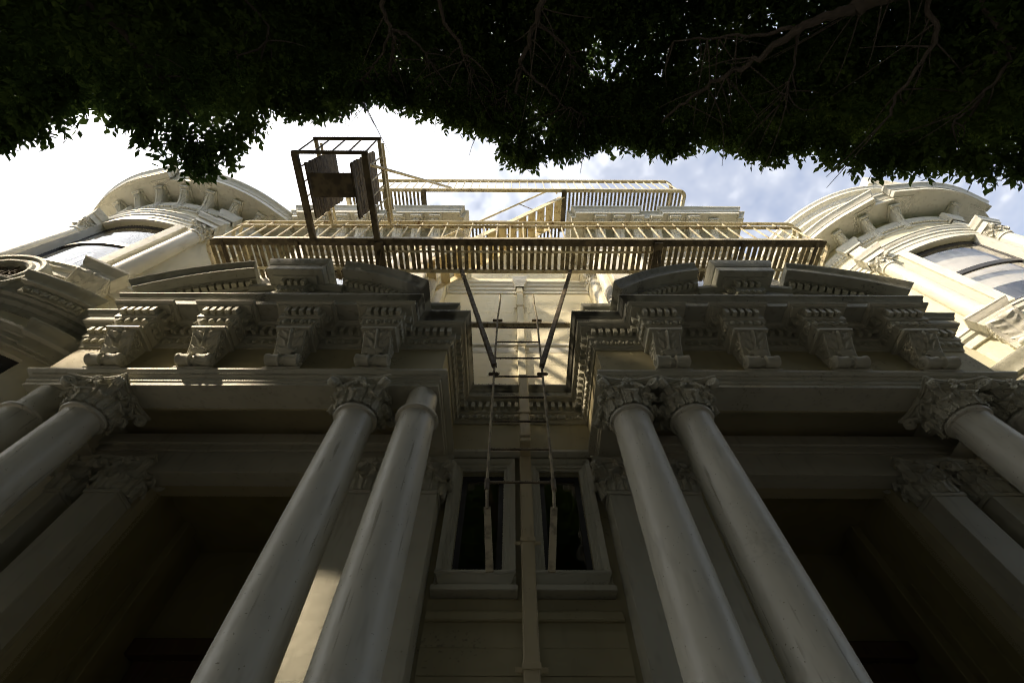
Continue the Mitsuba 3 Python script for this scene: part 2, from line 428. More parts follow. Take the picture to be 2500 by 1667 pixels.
# beaded edge of the architrave cap
mb = MB()
for p in (pA, pB):
    for q, a in path_points(offset_path(p[1:3], .05), .03):
        mb.add(ICO.vertices * [.011, .011, .012] + [q[0], q[1], 4.425], ICO.faces)
put(E_ + '__bead_row', mb.tm(), 'trim_paint', kind='stuff')
put(nk(E_ + '__frieze'), sweep(core, [(0, 4.5), (0, 5.1)]), 'wall_paint')

# bed mouldings with a break-out over every console
RO = .30; RW = .185


def broken(s):
    xs_ = []
    for b in BR:
        c = s * PC + b * (1 if s > 0 else 1)
        xs_.append(c)
    xs_.sort()
    out = []
    for c in xs_:
        out += [(c - RW, YF), (c - RW, YF - RO), (c + RW, YF - RO), (c + RW, YF)]
    return out


bed_path = [(-XO, 4.40), (-XO, YF)] + broken(-1) + [(-XI, YF), (-XI, YN), (XI, YN), (XI, YF)] + broken(1) + [(XO, YF), (XO, 4.40)]
bed = [(0, 5.08), (.018, 5.08), (.022, 5.11), (.03, 5.13), (.05, 5.17), (.065, 5.22), (.068, 5.245), (.085, 5.25), (.085, 5.285), (.085, 5.43), (.16, 5.432), (.165, 5.46), (.20, 5.475), (.21, 5.50), (0, 5.50)]
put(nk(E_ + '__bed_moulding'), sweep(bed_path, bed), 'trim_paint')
put(E_ + '__egg_and_dart_band', egg_band(bed_path, .055, 5.185, .10, .046), 'trim_paint', smooth=60, kind='stuff')
DENT = mikit.ply(box(-.027, .027, -.066, .004, 0, .12, .002), 'trim_paint')
for q, a in path_points(offset_path(bed_path, .085), .105, .03):
    if q[1] > 4.26 and abs(q[0]) > 1.2: continue
    put(nk(E_ + '__dentil'), again(DENT, T().translate([q[0], q[1], 5.305]), T().rotate([0, 0, 1], math.degrees(a))), None)
# small undercut below each break-out, where the console meets it
for s in (-1, 1):
    for b in BR:
        c = s * PC + b
        put(nk(E_ + '__console_cap'), MB().mesh(box(c - .19, c + .19, YF - .305, YF + .01, 5.05, 5.095, .003)).mesh(box(c - .215, c + .215, YF - .36, YF + .01, 5.005, 5.051, .008)).tm(), 'trim_paint', False)

# corona: deep over the middle of each porch, shallow elsewhere
CD = 1.80


def cor(s):
    a, b = s * PC - CD, s * PC + CD
    return [(a, YF), (a, YF - .25), (b, YF - .25), (b, YF)]


cor_path = [(-XO, 4.40), (-XO, YF)] + cor(-1) + [(-XI, YF), (-XI, YN), (XI, YN), (XI, YF)] + cor(1) + [(XO, YF), (XO, 4.40)]
corona = [(-.24, 5.503), (.17, 5.503), (.175, 5.485), (.20, 5.485), (.205, 5.52), (.205, 5.585), (.215, 5.59), (.225, 5.60), (.235, 5.63), (.255, 5.66), (.27, 5.675), (.27, 5.70), (.262, 5.712), (-.1, 5.73)]
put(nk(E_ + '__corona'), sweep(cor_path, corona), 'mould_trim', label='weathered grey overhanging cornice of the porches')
# lead covered tops of the porches
for s in (-1, 1):
    p, q = sorted((s * (XI - .1), s * (XO + .1)))
    put(nk(H + '__porch_roof'), MB().mesh(box(p, q, YF - .1, 4.4, 5.64, 5.715)).mesh(box(s * PC - CD, s * PC + CD, YF - .42, YF, 5.62, 5.71)).tm(), 'roofing', False)
    # ceiling of the porch and inner beam face
    p, q = sorted((s * (XI + .3), s * (XO - .3)))
    put(nk(H + '__porch_ceiling'), MB().mesh(box(p, q, YF + .2, 4.36, 4.78, 4.86)).mesh(box(p, q, YF + .335, YF + .36, 4.265, 4.8)).tm(), 'wall_paint', False)
    put(nk(H + '__porch_ceiling__crown'), sweep([(s * PC + 2.1, 4.2), (s * PC + 2.1, YF + .36), (s * PC - 2.1, YF + .36), (s * PC - 2.1, 4.2)][::1], [(0, 4.6), (.05, 4.6), (.12, 4.72), (.12, 4.78)]), 'trim_paint')
    # beam on the pilasters
    p, q = sorted((s * (XI + .02), s * (XO - .02)))
    put(nk(H + '__inner_beam'), MB().mesh(box(p, q, 4.13, 4.37, 3.98, 4.33, .006)).mesh(box(p, q, 4.10, 4.37, 4.334, 4.42, .006)).mesh(box(p, q, 4.06, 4.37, 4.424, 4.6, .01)).tm(), 'trim_paint', False)

# ---- consoles under the porch cornice (S-scrolls carved with a leaf)
YC = 0.0
face = spline([(.10, .05), (.12, .14), (.155, .24), (.225, .36), (.30, .455), (.325, .51)], 40)     # (out, z) of the front
prof = np.vstack([[(-.01, .02)], face, [(.31, .545), (-.01, .545)]])
pl = Polygon(prof[:, [0, 1]]).buffer(0)
ex = trimesh.creation.extrude_polygon(pl, .32)
M = np.array([[0, 0, 1, -.16], [-1, 0, 0, 0], [0, 1, 0, 0], [0, 0, 0, 1]], float)
ex.apply_transform(M)
mbody = MB().mesh(ex)
for sx in (-1, 1):                                # scroll ribs and rosette on both cheeks
    r_ = tube(np.stack([np.full(40, sx * .163), -face[:, 0] + .018, face[:, 1]], 1), .014, 6); mbody.mesh(r_)
    for (cy_, cz, rr) in ((.17, .42, .075), (.10, .27, .05), (.055, .16, .03)):
        t = np.linspace(0, 3.6 * PI, 30); R_ = rr * (1 - t / (4.4 * PI))
        mbody.mesh(tube(np.stack([np.full(30, sx * .163), -cy_ + R_ * np.cos(t), cz + R_ * np.sin(t)], 1), .009, 5))
    for i in range(70):
        q = rng.uniform((.02, .08), (.30, .52))
        if q[0] > np.interp(q[1], face[:, 1], face[:, 0]) - .03: continue
        mbody.add(ICO.vertices * rng.uniform(.012, .022, 3) + [sx * .163, -q[0], q[1]], ICO.faces)
CON_BODY = mikit.ply(mbody.tm(), 'trim_paint', smooth=40)
n_ = len(face); c3 = np.stack([np.zeros(n_), -face[:, 0] - .004, face[:, 1]], 1)[::-1]
tg = np.gradient(c3, axis=0); tg /= np.linalg.norm(tg, axis=1, keepdims=True); nr3 = np.cross([1, 0, 0], tg)
if nr3[n_ // 2, 1] > 0: nr3 = -nr3
wl_ = .152 * np.interp(np.linspace(0, 1, n_), [0, .1, .8, 1], [.85, 1, .95, .55])
CON_LEAF = mikit.ply(leaf_sheet(c3, (1, 0, 0), nr3, wl_, 5, .034, .024, .02, 21, .016), 'trim_paint', smooth=40)
rp = [(0, -.205), (.06, -.205), (.085, -.195), (.088, -.17), (.076, -.15), (.074, -.07), (.084, -.04), (.055, -.024), (.055, .024), (.084, .04), (.074, .07), (.076, .15), (.088, .17), (.085, .195), (.06, .205), (0, .205)]
roll = lathe(rp, 20); roll.apply_transform(trimesh.transformations.rotation_matrix(PI / 2, [0, 1, 0])); roll.apply_translation((0, -.125, .085))
mr = MB().mesh(roll)
for sx in (-1, 1):
    t = np.linspace(0, 4 * PI, 30); R_ = .06 * (1 - t / (4.6 * PI))
    mr.mesh(tube(np.stack([np.full(30, sx * .206), -.125 + R_ * np.cos(t), .085 + R_ * np.sin(t)], 1), .008, 5))
tip = leaf_sheet(np.stack([np.zeros(9), -.15 - .06 * np.sin(np.linspace(0, PI, 9)), .23 - .05 * np.linspace(0, 1, 9) ** 2 * 1.6], 1), (1, 0, 0),
                 np.tile([0, -.8, .6], (9, 1)), .12 * np.sin(np.linspace(.7, PI - .5, 9)), 2, .03, .012, .012)
mr.mesh(tip)
CON_ROLL = mikit.ply(mr.tm(), 'trim_paint', smooth=40)
CON_FOOT = mikit.ply(MB().mesh(box(-.23, .23, -.09, .01, -.03, .0, .008)).mesh(box(-.19, .19, -.06, .01, 0, .02, .006)).tm(), 'trim_paint', smooth=False)
for s in (-1, 1):
    for b in BR:
        k = nk(H + '__console'); tr = T().translate([s * PC + b, YF, 4.535]) @ T().scale([.98, 1.0, .89])
        for nm, sh in (('scroll', CON_BODY), ('leaf', CON_LEAF), ('roll', CON_ROLL), ('foot', CON_FOOT)):
            put(f'{k}__{nm}', again(sh, tr), None)

# ---- broken segmental pediments
ZC, PR = 3.81, 2.998


def arc_sweep(xc, zc, t0, t1, prof, n=24):
    """Profile of (radius, y) turned about the axis through (xc, zc) in the plane of the facade; angle from vertical, in degrees."""
    th = np.radians(np.linspace(t0, t1, n)); prof = np.array(prof); m = len(prof)
    V = np.zeros((n, m, 3))
    V[..., 0] = xc + prof[None, :, 0] * np.sin(th)[:, None]; V[..., 2] = zc + prof[None, :, 0] * np.cos(th)[:, None]; V[..., 1] = prof[None, :, 1]
    f = np.vstack([grid_faces(n, m), [(i * m + m - 1, (i + 1) * m + m - 1, (i + 1) * m, i * m) for i in range(n - 1)]])
    mb = MB().add(V.reshape(-1, 3), f)
    tv, tf = trimesh.creation.triangulate_polygon(Polygon(prof), engine='earcut')
    for e in (0, n - 1):
        a = th[e]; vv = np.stack([xc + tv[:, 0] * math.sin(a), tv[:, 1], zc + tv[:, 0] * math.cos(a)], 1)
        mb.add(vv, tf)
    return mb.tm()


YP = 2.44
rake = [(PR, YP), (PR - .03, YP + .01), (PR - .07, YP + .05), (PR - .09, YP + .06), (PR - .15, YP + .065), (PR - .155, YP + .09), (PR - .155, YP + .21), (PR - .19, YP + .22), (PR - .19, YP + .30), (PR - .30, YP + .30), (PR - .30, YP + .35), (PR - .38, YP + .40), (PR - .38, 3.2), (PR, 3.2)]
for s in (-1, 1):
    k = nk(H + '__pediment'); xc = s * PC
    for a0, a1 in ((-44.6, -13.7), (13.7, 44.6)):
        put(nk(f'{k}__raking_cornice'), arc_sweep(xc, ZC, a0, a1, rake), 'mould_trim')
        for t in np.linspace(a0, a1, 16)[1:-1]:
            r0 = PR - .295; tr = math.radians(t)
            if ZC + r0 * math.cos(tr) < 5.74: continue
            d = box(-.034, .034, YP + .225, YP + .305, -.05, .05, .003)
            d.apply_transform(trimesh.transformations.rotation_matrix(tr, [0, 1, 0])); d.apply_translation((xc + (r0 + .05) * math.sin(tr), 0, ZC + (r0 + .05) * math.cos(tr)))
            put(nk(f'{k}__dentil'), d, 'trim_paint', False)
        th = np.linspace(a0, a1, 30); mb = MB()
        for t in th:
            tr = math.radians(t); r0 = PR - .345
            if ZC + r0 * math.cos(tr) < 5.76: continue
            mb.add(ICO.vertices * [.026, .03, .04] + [xc + r0 * math.sin(tr), YP + .37, ZC + r0 * math.cos(tr)], ICO.faces)
        put(nk(f'{k}__egg_band'), mb.tm(), 'trim_paint', 60, kind='stuff')
        # raised moulded panel of the tympanum
    arcp = [(xc + (PR - .37) * math.sin(t), (ZC + (PR - .37) * math.cos(t))) for t in np.radians(np.linspace(-43, 43, 30))]
    poly = Polygon(arcp + [(xc + 1.6, 5.68), (xc - 1.6, 5.68)]).buffer(0)
    tp = trimesh.creation.extrude_polygon(poly, .3); tp.apply_transform(np.array([[1, 0, 0, 0], [0, 0, -1, YP + .82], [0, 1, 0, 0], [0, 0, 0, 1]], float))
    put(f'{k}__tympanum', tp, 'trim_paint', False)
    # little band across the broken middle, with dentils
    put(nk(f'{k}__band'), arc_sweep(xc, ZC, -15.5, 15.5, [(PR - .62, YP + .42), (PR - .52, YP + .34), (PR - .40, YP + .34), (PR - .36, YP + .28), (PR - .30, YP + .27), (PR - .30, 3.2), (PR - .62, 3.2)]), 'grimy_shaded_trim')
    # block in the middle
    bp = [(xc - .16, 3.2), (xc - .16, 2.73), (xc + .16, 2.73), (xc + .16, 3.2)]
    zt = ZC + PR - .04
    put(f'{k}__block', sweep(bp, [(0, 5.72), (0, zt - .62), (.02, zt - .62), (.05, zt - .55), (.06, zt - .5), (.06, zt - .36), (.16, zt - .355), (.17, zt - .33), (.25, zt - .325), (.26, zt - .31), (.26, zt - .17), (.27, zt - .165), (.29, zt - .12), (.31, zt - .06), (.315, zt - .01), (.31, zt), (-.16, zt + .02)]), 'grimy_shaded_trim')
    for q, a in path_points(offset_path(bp, .06), .1, .02):
        put(nk(f'{k}__dentil'), again(DENT, T().translate([q[0], q[1], zt - .475]), T().rotate([0, 0, 1], math.degrees(a))), None)
    put(nk(f'{k}__egg_band'), egg_band(bp, .035, zt - .57, .1, .04), 'trim_paint', 60, kind='stuff')
    # capped parapet pier on the inner shoulder of the porch roof
    p, q = sorted((s * 1.0, s * 1.38))
    put(f'{k}__parapet_pier', sweep([(p, 3.4), (p, 2.98), (q, 2.98), (q, 3.4)], [(0, 5.7), (0, 5.95), (.02, 5.96), (.05, 6.0), (.05, 6.04), (.08, 6.07), (.10, 6.13), (.10, 6.16), (-.2, 6.18)]), 'grimy_shaded_trim')

# ---- columns
YCOL = 3.22
COLX = [s * (PC + d) for s in (-1, 1) for d in (-2.23, -1.57, 1.44, 2.10)]
COLX = [-5.47, -4.80, -1.83, -1.16, 1.18, 1.84, 4.86, 5.52]
zsh = np.linspace(-.1, 3.84, 14)
ent = .235 - .037 * np.clip((zsh + .1) / 3.94, 0, 1) ** 1.6
shaft = lathe(np.vstack([np.stack([ent, zsh], 1), [(.205, 3.845), (.228, 3.85), (.236, 3.868), (.232, 3.885), (.205, 3.90), (.19, 3.905)]]), 48)
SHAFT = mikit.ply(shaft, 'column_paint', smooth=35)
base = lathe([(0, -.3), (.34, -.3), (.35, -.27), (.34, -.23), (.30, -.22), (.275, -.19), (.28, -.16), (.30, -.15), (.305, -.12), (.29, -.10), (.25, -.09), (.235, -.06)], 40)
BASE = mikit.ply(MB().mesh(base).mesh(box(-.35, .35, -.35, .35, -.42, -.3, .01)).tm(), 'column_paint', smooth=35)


def capital_parts(mat):
    bell = lathe([(.185, .0), (.19, .02), (.19, .20), (.20, .26), (.225, .31), (.25, .335), (.0, .34)], 32)
    mb = MB().mesh(bell)
    pts = []
    for k in range(4):                              # abacus with hollow sides and cut corners
        a = k * PI / 2
        for t in np.linspace(-1, 1, 13):
            x = -t * .272; y = .222 + .052 * t * t
            pts.append((x * math.cos(a) - y * math.sin(a), x * math.sin(a) + y * math.cos(a)))
    pg = Polygon(pts).buffer(0)
    for z0, z1, g in ((.335, .362, -.018), (.362, .385, .0), (.385, .405, .01)):
        e = trimesh.creation.extrude_polygon(pg.buffer(g), z1 - z0 - .0005); e.apply_translation((0, 0, z0)); mb.mesh(e)
    for k in range(4):                              # rosettes
        a = k * PI / 2 + .0; c = np.array([.238 * math.cos(a), .238 * math.sin(a), .362])
        mb.add(ICO.vertices * .026 + c, ICO.faces)
        for j in range(6):
            b = j * PI / 3; u = np.array([-math.sin(a), math.cos(a), 0])
            mb.add(ICO.vertices * .021 + c + .032 * (math.cos(b) * u + math.sin(b) * np.array([0, 0, 1])), ICO.faces)
    def leaf(h, w, curl, r0, lobes):
        s = np.linspace(0, 1, 16); r, z = [], []
        for t in s:
            if t < .62: r.append(r0 + .018 * t); z.append(h * t / .62)
            else:
                a = (t - .62) / .38 * PI * 1.15
                r.append(r0 + .011 + curl * (1 - math.cos(a))); z.append(h + curl * math.sin(a))
        c = np.stack([np.array(r), np.zeros(16), np.array(z)], 1)
        tg = np.gradient(c, axis=0); tg /= np.linalg.norm(tg, axis=1, keepdims=True)
        nn = np.stack([tg[:, 2], 0 * tg[:, 0], -tg[:, 0]], 1)
        ww = w * np.interp(s, [0, .3, .62, .85, 1], [.7, .95, 1.05, .9, .35])
        return leaf_sheet(c, (0, 1, 0), nn, ww, lobes, .022, .014, .012, 9)
    low = leaf(.115, .074, .036, .192, 4)
    high = leaf(.215, .066, .040, .190, 5)
    t = np.linspace(0, 1, 34)
    sp = []
    for q in t:                                     # corner volute: stalk, then a spiral
        if q < .45:
            u = q / .45; sp.append((.19 + .05 * u + .075 * u ** 3, .14 + .20 * u ** .9))
        else:
            u = (q - .45) / .55; a = PI * .75 - u * 3.3 * PI; R_ = .052 * (1 - .78 * u)
            sp.append((.333 + R_ * math.cos(a) - 0.0, .298 + R_ * math.sin(a)))
    sp = np.array(sp); sp = np.vstack([sp[:15], sp[15:]])
    mv = MB()
    for off in (-.021, 0, .021):
        mv.mesh(tube(np.stack([sp[:, 0], np.full(len(sp), off), sp[:, 1]], 1), np.interp(t, [0, .4, 1], [.014, .019, .012]), 6))
    mv.add(ICO.vertices * [.02, .036, .02] + [.333, 0, .298], ICO.faces)
    vol = mv.tm()
    hel = MB()
    for sg in (-1, 1):
        q = np.linspace(0, 1, 20); a = PI * .8 - q * 2.6 * PI; R_ = .034 * (1 - .75 * q)
        x = .045 - R_ * np.cos(a) * 1.0; zz = .292 + R_ * np.sin(a)
        hel.mesh(tube(np.stack([np.full(20, .238), sg * x, zz], 1), .011, 5))
    return mb.tm(), low, high, vol, hel.tm()


cb, cl, chh, cv, chx = capital_parts('trim_paint')
CAPB, CAPL, CAPH, CAPV, CAPX = [mikit.ply(m, 'trim_paint', smooth=50) for m in (cb, cl, chh, cv, chx)]


def rotz(m, deg):
    m = m.copy(); m.apply_transform(trimesh.transformations.rotation_matrix(math.radians(deg), [0, 0, 1])); return m


full = MB().mesh(cb)
for k in range(8): full.mesh(rotz(cl, k * 45)).mesh(rotz(chh, 22.5 + k * 45))
for k in range(4): full.mesh(rotz(cv, 45 + k * 90)).mesh(rotz(chx, k * 90))
full = full.tm()
CAPFULL = {m: mikit.ply(full, m, smooth=50) for m in ('trim_paint', 'upper_trim')}
BARE = (0, 3)                                      # two columns have lost their capitals
STUB = mikit.ply(lathe([(.175, 3.90), (.17, 3.95), (.17, 4.265), (0, 4.266)], 40), 'column_paint', smooth=35)
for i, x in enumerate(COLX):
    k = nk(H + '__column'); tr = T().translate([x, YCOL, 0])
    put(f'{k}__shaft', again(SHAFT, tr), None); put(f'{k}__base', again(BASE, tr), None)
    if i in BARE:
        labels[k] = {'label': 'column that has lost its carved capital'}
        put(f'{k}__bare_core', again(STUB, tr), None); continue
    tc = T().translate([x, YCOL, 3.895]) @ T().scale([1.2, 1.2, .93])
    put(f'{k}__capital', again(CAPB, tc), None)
    for j in range(8):
        put(nk(f'{k}__leaf'), again(CAPL, tc, T().rotate([0, 0, 1], j * 45)), None)
        put(nk(f'{k}__leaf'), again(CAPH, tc, T().rotate([0, 0, 1], 22.5 + j * 45)), None)
    for j in range(4):
        put(nk(f'{k}__volute'), again(CAPV, tc, T().rotate([0, 0, 1], 45 + j * 90)), None)
        put(nk(f'{k}__helix'), again(CAPX, tc, T().rotate([0, 0, 1], j * 90)), None)

# ---- pilasters on the wall behind the columns
for i, x in enumerate(COLX):
    k = nk(H + '__pilaster'); w = .19
    put(f'{k}__shaft', MB().mesh(box(x - w, x + w, 4.08, 4.372, -.3, 3.62, .008)).mesh(box(x - w - .015, x + w + .015, 4.065, 4.372, 3.622, 3.67, .008)).tm(), 'trim_paint', False)
    put(f'{k}__capital', again(CAPFULL['trim_paint'], T().translate([x, 4.22, 3.66]) @ T().scale([1.2, .84, 1.18])), None)

# ---- vestibules behind the porches
for s in (-1, 1):
    c = s * PC; k = nk(H + '__entrance')
    a, b = c - 1.16, c + 1.16
    put(f'{k}__vestibule', MB().mesh(box(a - .08, a, 4.5, 6.0, -.42, 4.2)).mesh(box(b, b + .08, 4.5, 6.0, -.42, 4.2)).mesh(box(a, b, 4.5, 6.0, 4.12, 4.2)).mesh(box(a, b, 5.85, 6.0, 2.9, 4.12)).tm(), 'vestibule_shade', False)
    for sx in (a, b):
        put(nk(f'{k}__jamb'), box(sx - .10, sx + .10, 5.2, 5.42, -.42, 4.12, .01), 'vestibule_shade', False)
    put(f'{k}__transom', box(a, b, 5.70, 5.86, 2.72, 2.9, .012), 'door_wood', False)
    for j in (0, 1):
        x0 = a + .1 + j * 1.08; d = nk(f'{k}__door')
        m_ = MB().mesh(box(x0, x0 + 1.05, 5.80, 5.86, -.42, 2.7, .006))
        for z0, z1 in ((-.25, .6), (.75, 2.5)): m_.mesh(frame_sweep(x0 + .2, x0 + .85, z0, z1, 5.80, [(-.04, 0), (-.03, .02), (.02, .02), (.03, 0)]))
        put(d, m_.tm(), 'door_wood', False)
    for j in (0, 1):
        xx = (a + .004) if j == 0 else (b - .004); sg = 1 if j == 0 else -1
        put(nk(f'{k}__panel_moulding'), MB().mesh(box(min(xx, xx + sg * .03), max(xx, xx + sg * .03), 4.7, 4.74, .4, 3.2)).mesh(box(min(xx, xx + sg * .03), max(xx, xx + sg * .03), 5.06, 5.1, .4, 3.2)).tm(), 'vestibule_shade', False)
    # stoop
    p, q = sorted((s * .8, s * 5.95))
    put(f'{k}__stoop', box(p, q, 2.8, 6.0, -1.5, -.42, .01), 'concrete', False)
    for j in range(5):
        put(nk(f'{k}__step'), box(c - 1.3, c + 1.3, 2.8 - .3 * (5 - j), 2.8 - .3 * (4 - j) - .001, -1.5, -1.5 + .18 * (j + 1), .01), 'concrete', False)

# ---- recess windows
casing = [(-.14, .0), (-.14, .03), (-.105, .035), (-.10, .05), (-.06, .055), (-.05, .075), (-.02, .09), (0, .10), (.0, .0)]
for i, (a, b) in enumerate(WIN):
    k = nk(H + '__window'); z0, z1 = 2.64, 4.36
    labels[k] = {'label': 'left narrow window of the middle recess' if i == 0 else 'right narrow window of the middle recess'}
    put(f'{k}__casing', frame_sweep(a, b, z0, z1, 4.36, casing), 'trim_paint')
    put(f'{k}__sill', MB().mesh(sweep([(a + .05, 4.36), (a + .05, 4.26), (b - .05, 4.26), (b - .05, 4.36)], [(-.02, 2.66), (.0, 2.66), (.015, 2.69), (.03, 2.74), (.05, 2.76), (.05, 2.785), (-.06, 2.79)])).mesh(box(a - .02, b + .02, 4.21, 4.37, 2.58, 2.638, .008)).tm(), 'trim_paint')
    o = OPEN[i]
    put(f'{k}__sash', MB().mesh(frame_sweep(o[0] + .05, o[1] - .05, o[2] + .05, o[3] - .05, 4.47, [(-.012, 0), (-.012, .03), (.06, .03), (.06, 0)])).tm(), 'sash_paint', False)
    put(f'{k}__pane', MB().add([(o[0], 4.46, o[2]), (o[1], 4.46, o[2]), (o[1], 4.46, o[3]), (o[0], 4.46, o[3])], [(0, 1, 2, 3)]).tm(), 'pane_glass', False)
    put(f'{k}__lining', MB().mesh(box(o[0] - .02, o[0], 4.38, 4.56, o[2], o[3])).mesh(box(o[1], o[1] + .02, 4.38, 4.56, o[2], o[3])).mesh(box(o[0], o[1], 4.38, 4.56, o[3], o[3] + .02)).tm(), 'trim_paint', False)

put(nk(H + '__dark_backing'), MB().mesh(box(-1.1, 1.1, 6.5, 6.55, 2.2, 4.8)).mesh(box(-1.15, -1.1, 4.58, 6.5, 2.2, 4.8)).mesh(box(1.1, 1.15, 4.58, 6.5, 2.2, 4.8)).mesh(box(-1.1, 1.1, 4.58, 6.5, 4.75, 4.8)).mesh(box(-1.1, 1.1, 4.58, 6.5, 2.2, 2.25)).mesh(box(-.06, .06, 4.58, 6.5, 2.25, 4.75)).tm(), 'unlit_backing', False)  # dark box added so that the recess windows look unlit
# ---- upper blocks: windows, corner pilasters, cornice with brackets
small = MB()
sf = spline([(.02, .0), (.06, .08), (.10, .22), (.22, .36), (.33, .44), (.36, .50)], 20)
pg = Polygon(np.vstack([[(-.01, 0)], sf, [(.36, .54), (-.01, .54)]])).buffer(0)
e = trimesh.creation.extrude_polygon(pg, .15); e.apply_transform(np.array([[0, 0, 1, -.075], [-1, 0, 0, 0], [0, 1, 0, 0], [0, 0, 0, 1]], float)); small.mesh(e)
c3 = np.stack([np.zeros(20), -sf[:, 0] - .004, sf[:, 1]], 1)[::-1]; tg = np.gradient(c3, axis=0); tg /= np.linalg.norm(tg, axis=1, keepdims=True); nn = -np.cross([1, 0, 0], tg)
if nn[10, 1] > 0: nn = -nn
SB_BODY = mikit.ply(small.tm(), 'upper_trim', smooth=40)
SB_LEAF = mikit.ply(leaf_sheet(c3, (1, 0, 0), nn, np.full(20, .075) * np.interp(np.linspace(0, 1, 20), [0, .8, 1], [1, .95, .5]), 4, .028, .014, .014, 9), 'upper_trim', smooth=50)
SB_CAP = mikit.ply(MB().mesh(box(-.11, .11, -.43, .0, .54, .585, .006)).mesh(tube([(-.09, -.40, .50), (.09, -.40, .50)], .035, 10)).tm(), 'upper_trim', smooth=40)


def small_bracket(part, tr):
    k = nk(part)
    for nm, sh in (('body', SB_BODY), ('leaf', SB_LEAF), ('cap', SB_CAP)): put(f'{k}__{nm}', again(sh, tr), None)


for s in (-1, 1):
    path = [(-BX1, 3.8), (-BX1, BY), (-BX0, BY), (-BX0, 4.37)] if s < 0 else [(BX0, 4.37), (BX0, BY), (BX1, BY), (BX1, 3.8)]
    M_ = nk(H + '__main_cornice')
    put(f'{M_}__frieze_moulding', sweep(path, [(0, 9.86), (.03, 9.86), (.05, 9.92), (.05, 9.98), (.08, 10.0), (.08, 10.04), (0, 10.05)]), 'upper_trim')
    put(f'{M_}__bed_moulding', sweep(path, [(0, 10.42), (.03, 10.42), (.08, 10.5), (.09, 10.57), (.12, 10.6), (.12, 10.64), (0, 10.64)]), 'upper_trim')
    bo = []
    for a, b in ((1.18, 2.35), (3.75, 5.05)): bo.append((a, b))
    if s > 0: cp = [(BX0, 4.37), (BX0, BY), (1.32 + .45, BY), (1.32 + .45, BY - .11), (2.4, BY - .11), (2.4, BY), (3.8, BY), (3.8, BY - .11), (4.72, BY - .11), (4.72, BY), (BX1, BY), (BX1, 3.8)]
    else: cp = [(-BX1, 3.8), (-BX1, BY), (-4.72, BY), (-4.72, BY - .11), (-3.8, BY - .11), (-3.8, BY), (-2.4, BY), (-2.4, BY - .11), (-1.77, BY - .11), (-1.77, BY), (-BX0, BY), (-BX0, 4.37)]
    put(f'{M_}__corona', sweep(cp, [(-.05, 10.645), (.39, 10.645), (.395, 10.63), (.42, 10.63), (.425, 10.66), (.425, 10.74), (.44, 10.745), (.45, 10.78), (.48, 10.83), (.515, 10.86), (.52, 10.895), (.505, 10.905), (-.1, 10.92)]), 'upper_trim')
    for j in range(6): small_bracket(f'{M_}__bracket', T().translate([s * (1.92 + .43 * j), BY, 10.04]) @ T().scale([1.4, 1.15, 1]))
    small_bracket(f'{M_}__bracket', T().translate([s * 4.55, BY, 10.04]))
    for y in (3.55, 4.0): small_bracket(f'{M_}__bracket', T().translate([s * BX0, y, 10.04]) @ T().rotate([0, 0, 1], -90 * s))
    for x in (1.9, 4.55):
        k = nk(H + '__corner_pilaster'); X0, X1 = s * x - .16, s * x + .16
        put(f'{k}__shaft', box(X0, X1, BY - .05, BY + .002, 5.7, 9.5, .006), 'upper_trim', False)
        put(f'{k}__cap', sweep([(X0, BY), (X0, BY - .05), (X1, BY - .05), (X1, BY)], [(0, 9.5), (.02, 9.5), (.03, 9.56), (.06, 9.6), (.06, 9.66), (.10, 9.7), (.10, 9.74), (.0, 9.75), (0, 9.86)]), 'upper_trim')
    # window with hood
    k = nk(H + '__window'); a, b = s * PC - .62, s * PC + .62
    put(f'{k}__casing', frame_sweep(a - .12, b + .12, 6.40, 8.68, BY, [(-.14, -.1), (-.14, .03), (-.08, .035), (-.06, .06), (0, .08), (0, 0)]), 'upper_trim')
    put(f'{k}__hood', sweep([(a - .2, BY), (a - .2, BY - .02), (b + .2, BY - .02), (b + .2, BY)], [(0, 8.72), (.03, 8.72), (.03, 8.8), (.05, 8.81), (.05, 8.95), (.09, 8.98), (.12, 9.05), (.12, 9.1), (.2, 9.12), (.2, 9.2), (.24, 9.27), (0, 9.3)]), 'upper_trim')
    put(f'{k}__sash', MB().mesh(frame_sweep(a + .06, b - .06, 6.51, 8.54, BY + .13, [(-.02, 0), (-.02, .03), (.06, .03), (.06, 0)])).mesh(box(a, b, BY + .09, BY + .13, 7.5, 7.56, .004)).tm(), 'sash_paint', False)
    put(f'{k}__pane', MB().add([(a, BY + .12, 6.45), (b, BY + .12, 6.45), (b, BY + .12, 8.6), (a, BY + .12, 8.6)], [(0, 1, 2, 3)]).tm(), 'pane_glass', False)
# engaged colonnettes on the flanks and fronts of the blocks
CSH = mikit.ply(lathe([(.15, 6.35), (.15, 6.42), (.125, 6.46), (.12, 6.5), (.108, 9.12), (.125, 9.13), (.125, 9.16), (.105, 9.17), (.1, 9.2)], 28), 'upper_trim', smooth=35)
for s in (-1, 1):
    for x, y in ((BX0 - .02, 3.34), (BX0 - .02, 3.78), (BX0 + .75, BY - .02)):
        k = nk(H + '__colonnette'); tr = T().translate([s * x, y, 0])
        put(f'{k}__shaft', again(CSH, tr), None)
        put(f'{k}__capital', again(CAPFULL['upper_trim'], T().translate([s * x, y, 9.17]) @ T().scale([.56, .56, .75])), None)

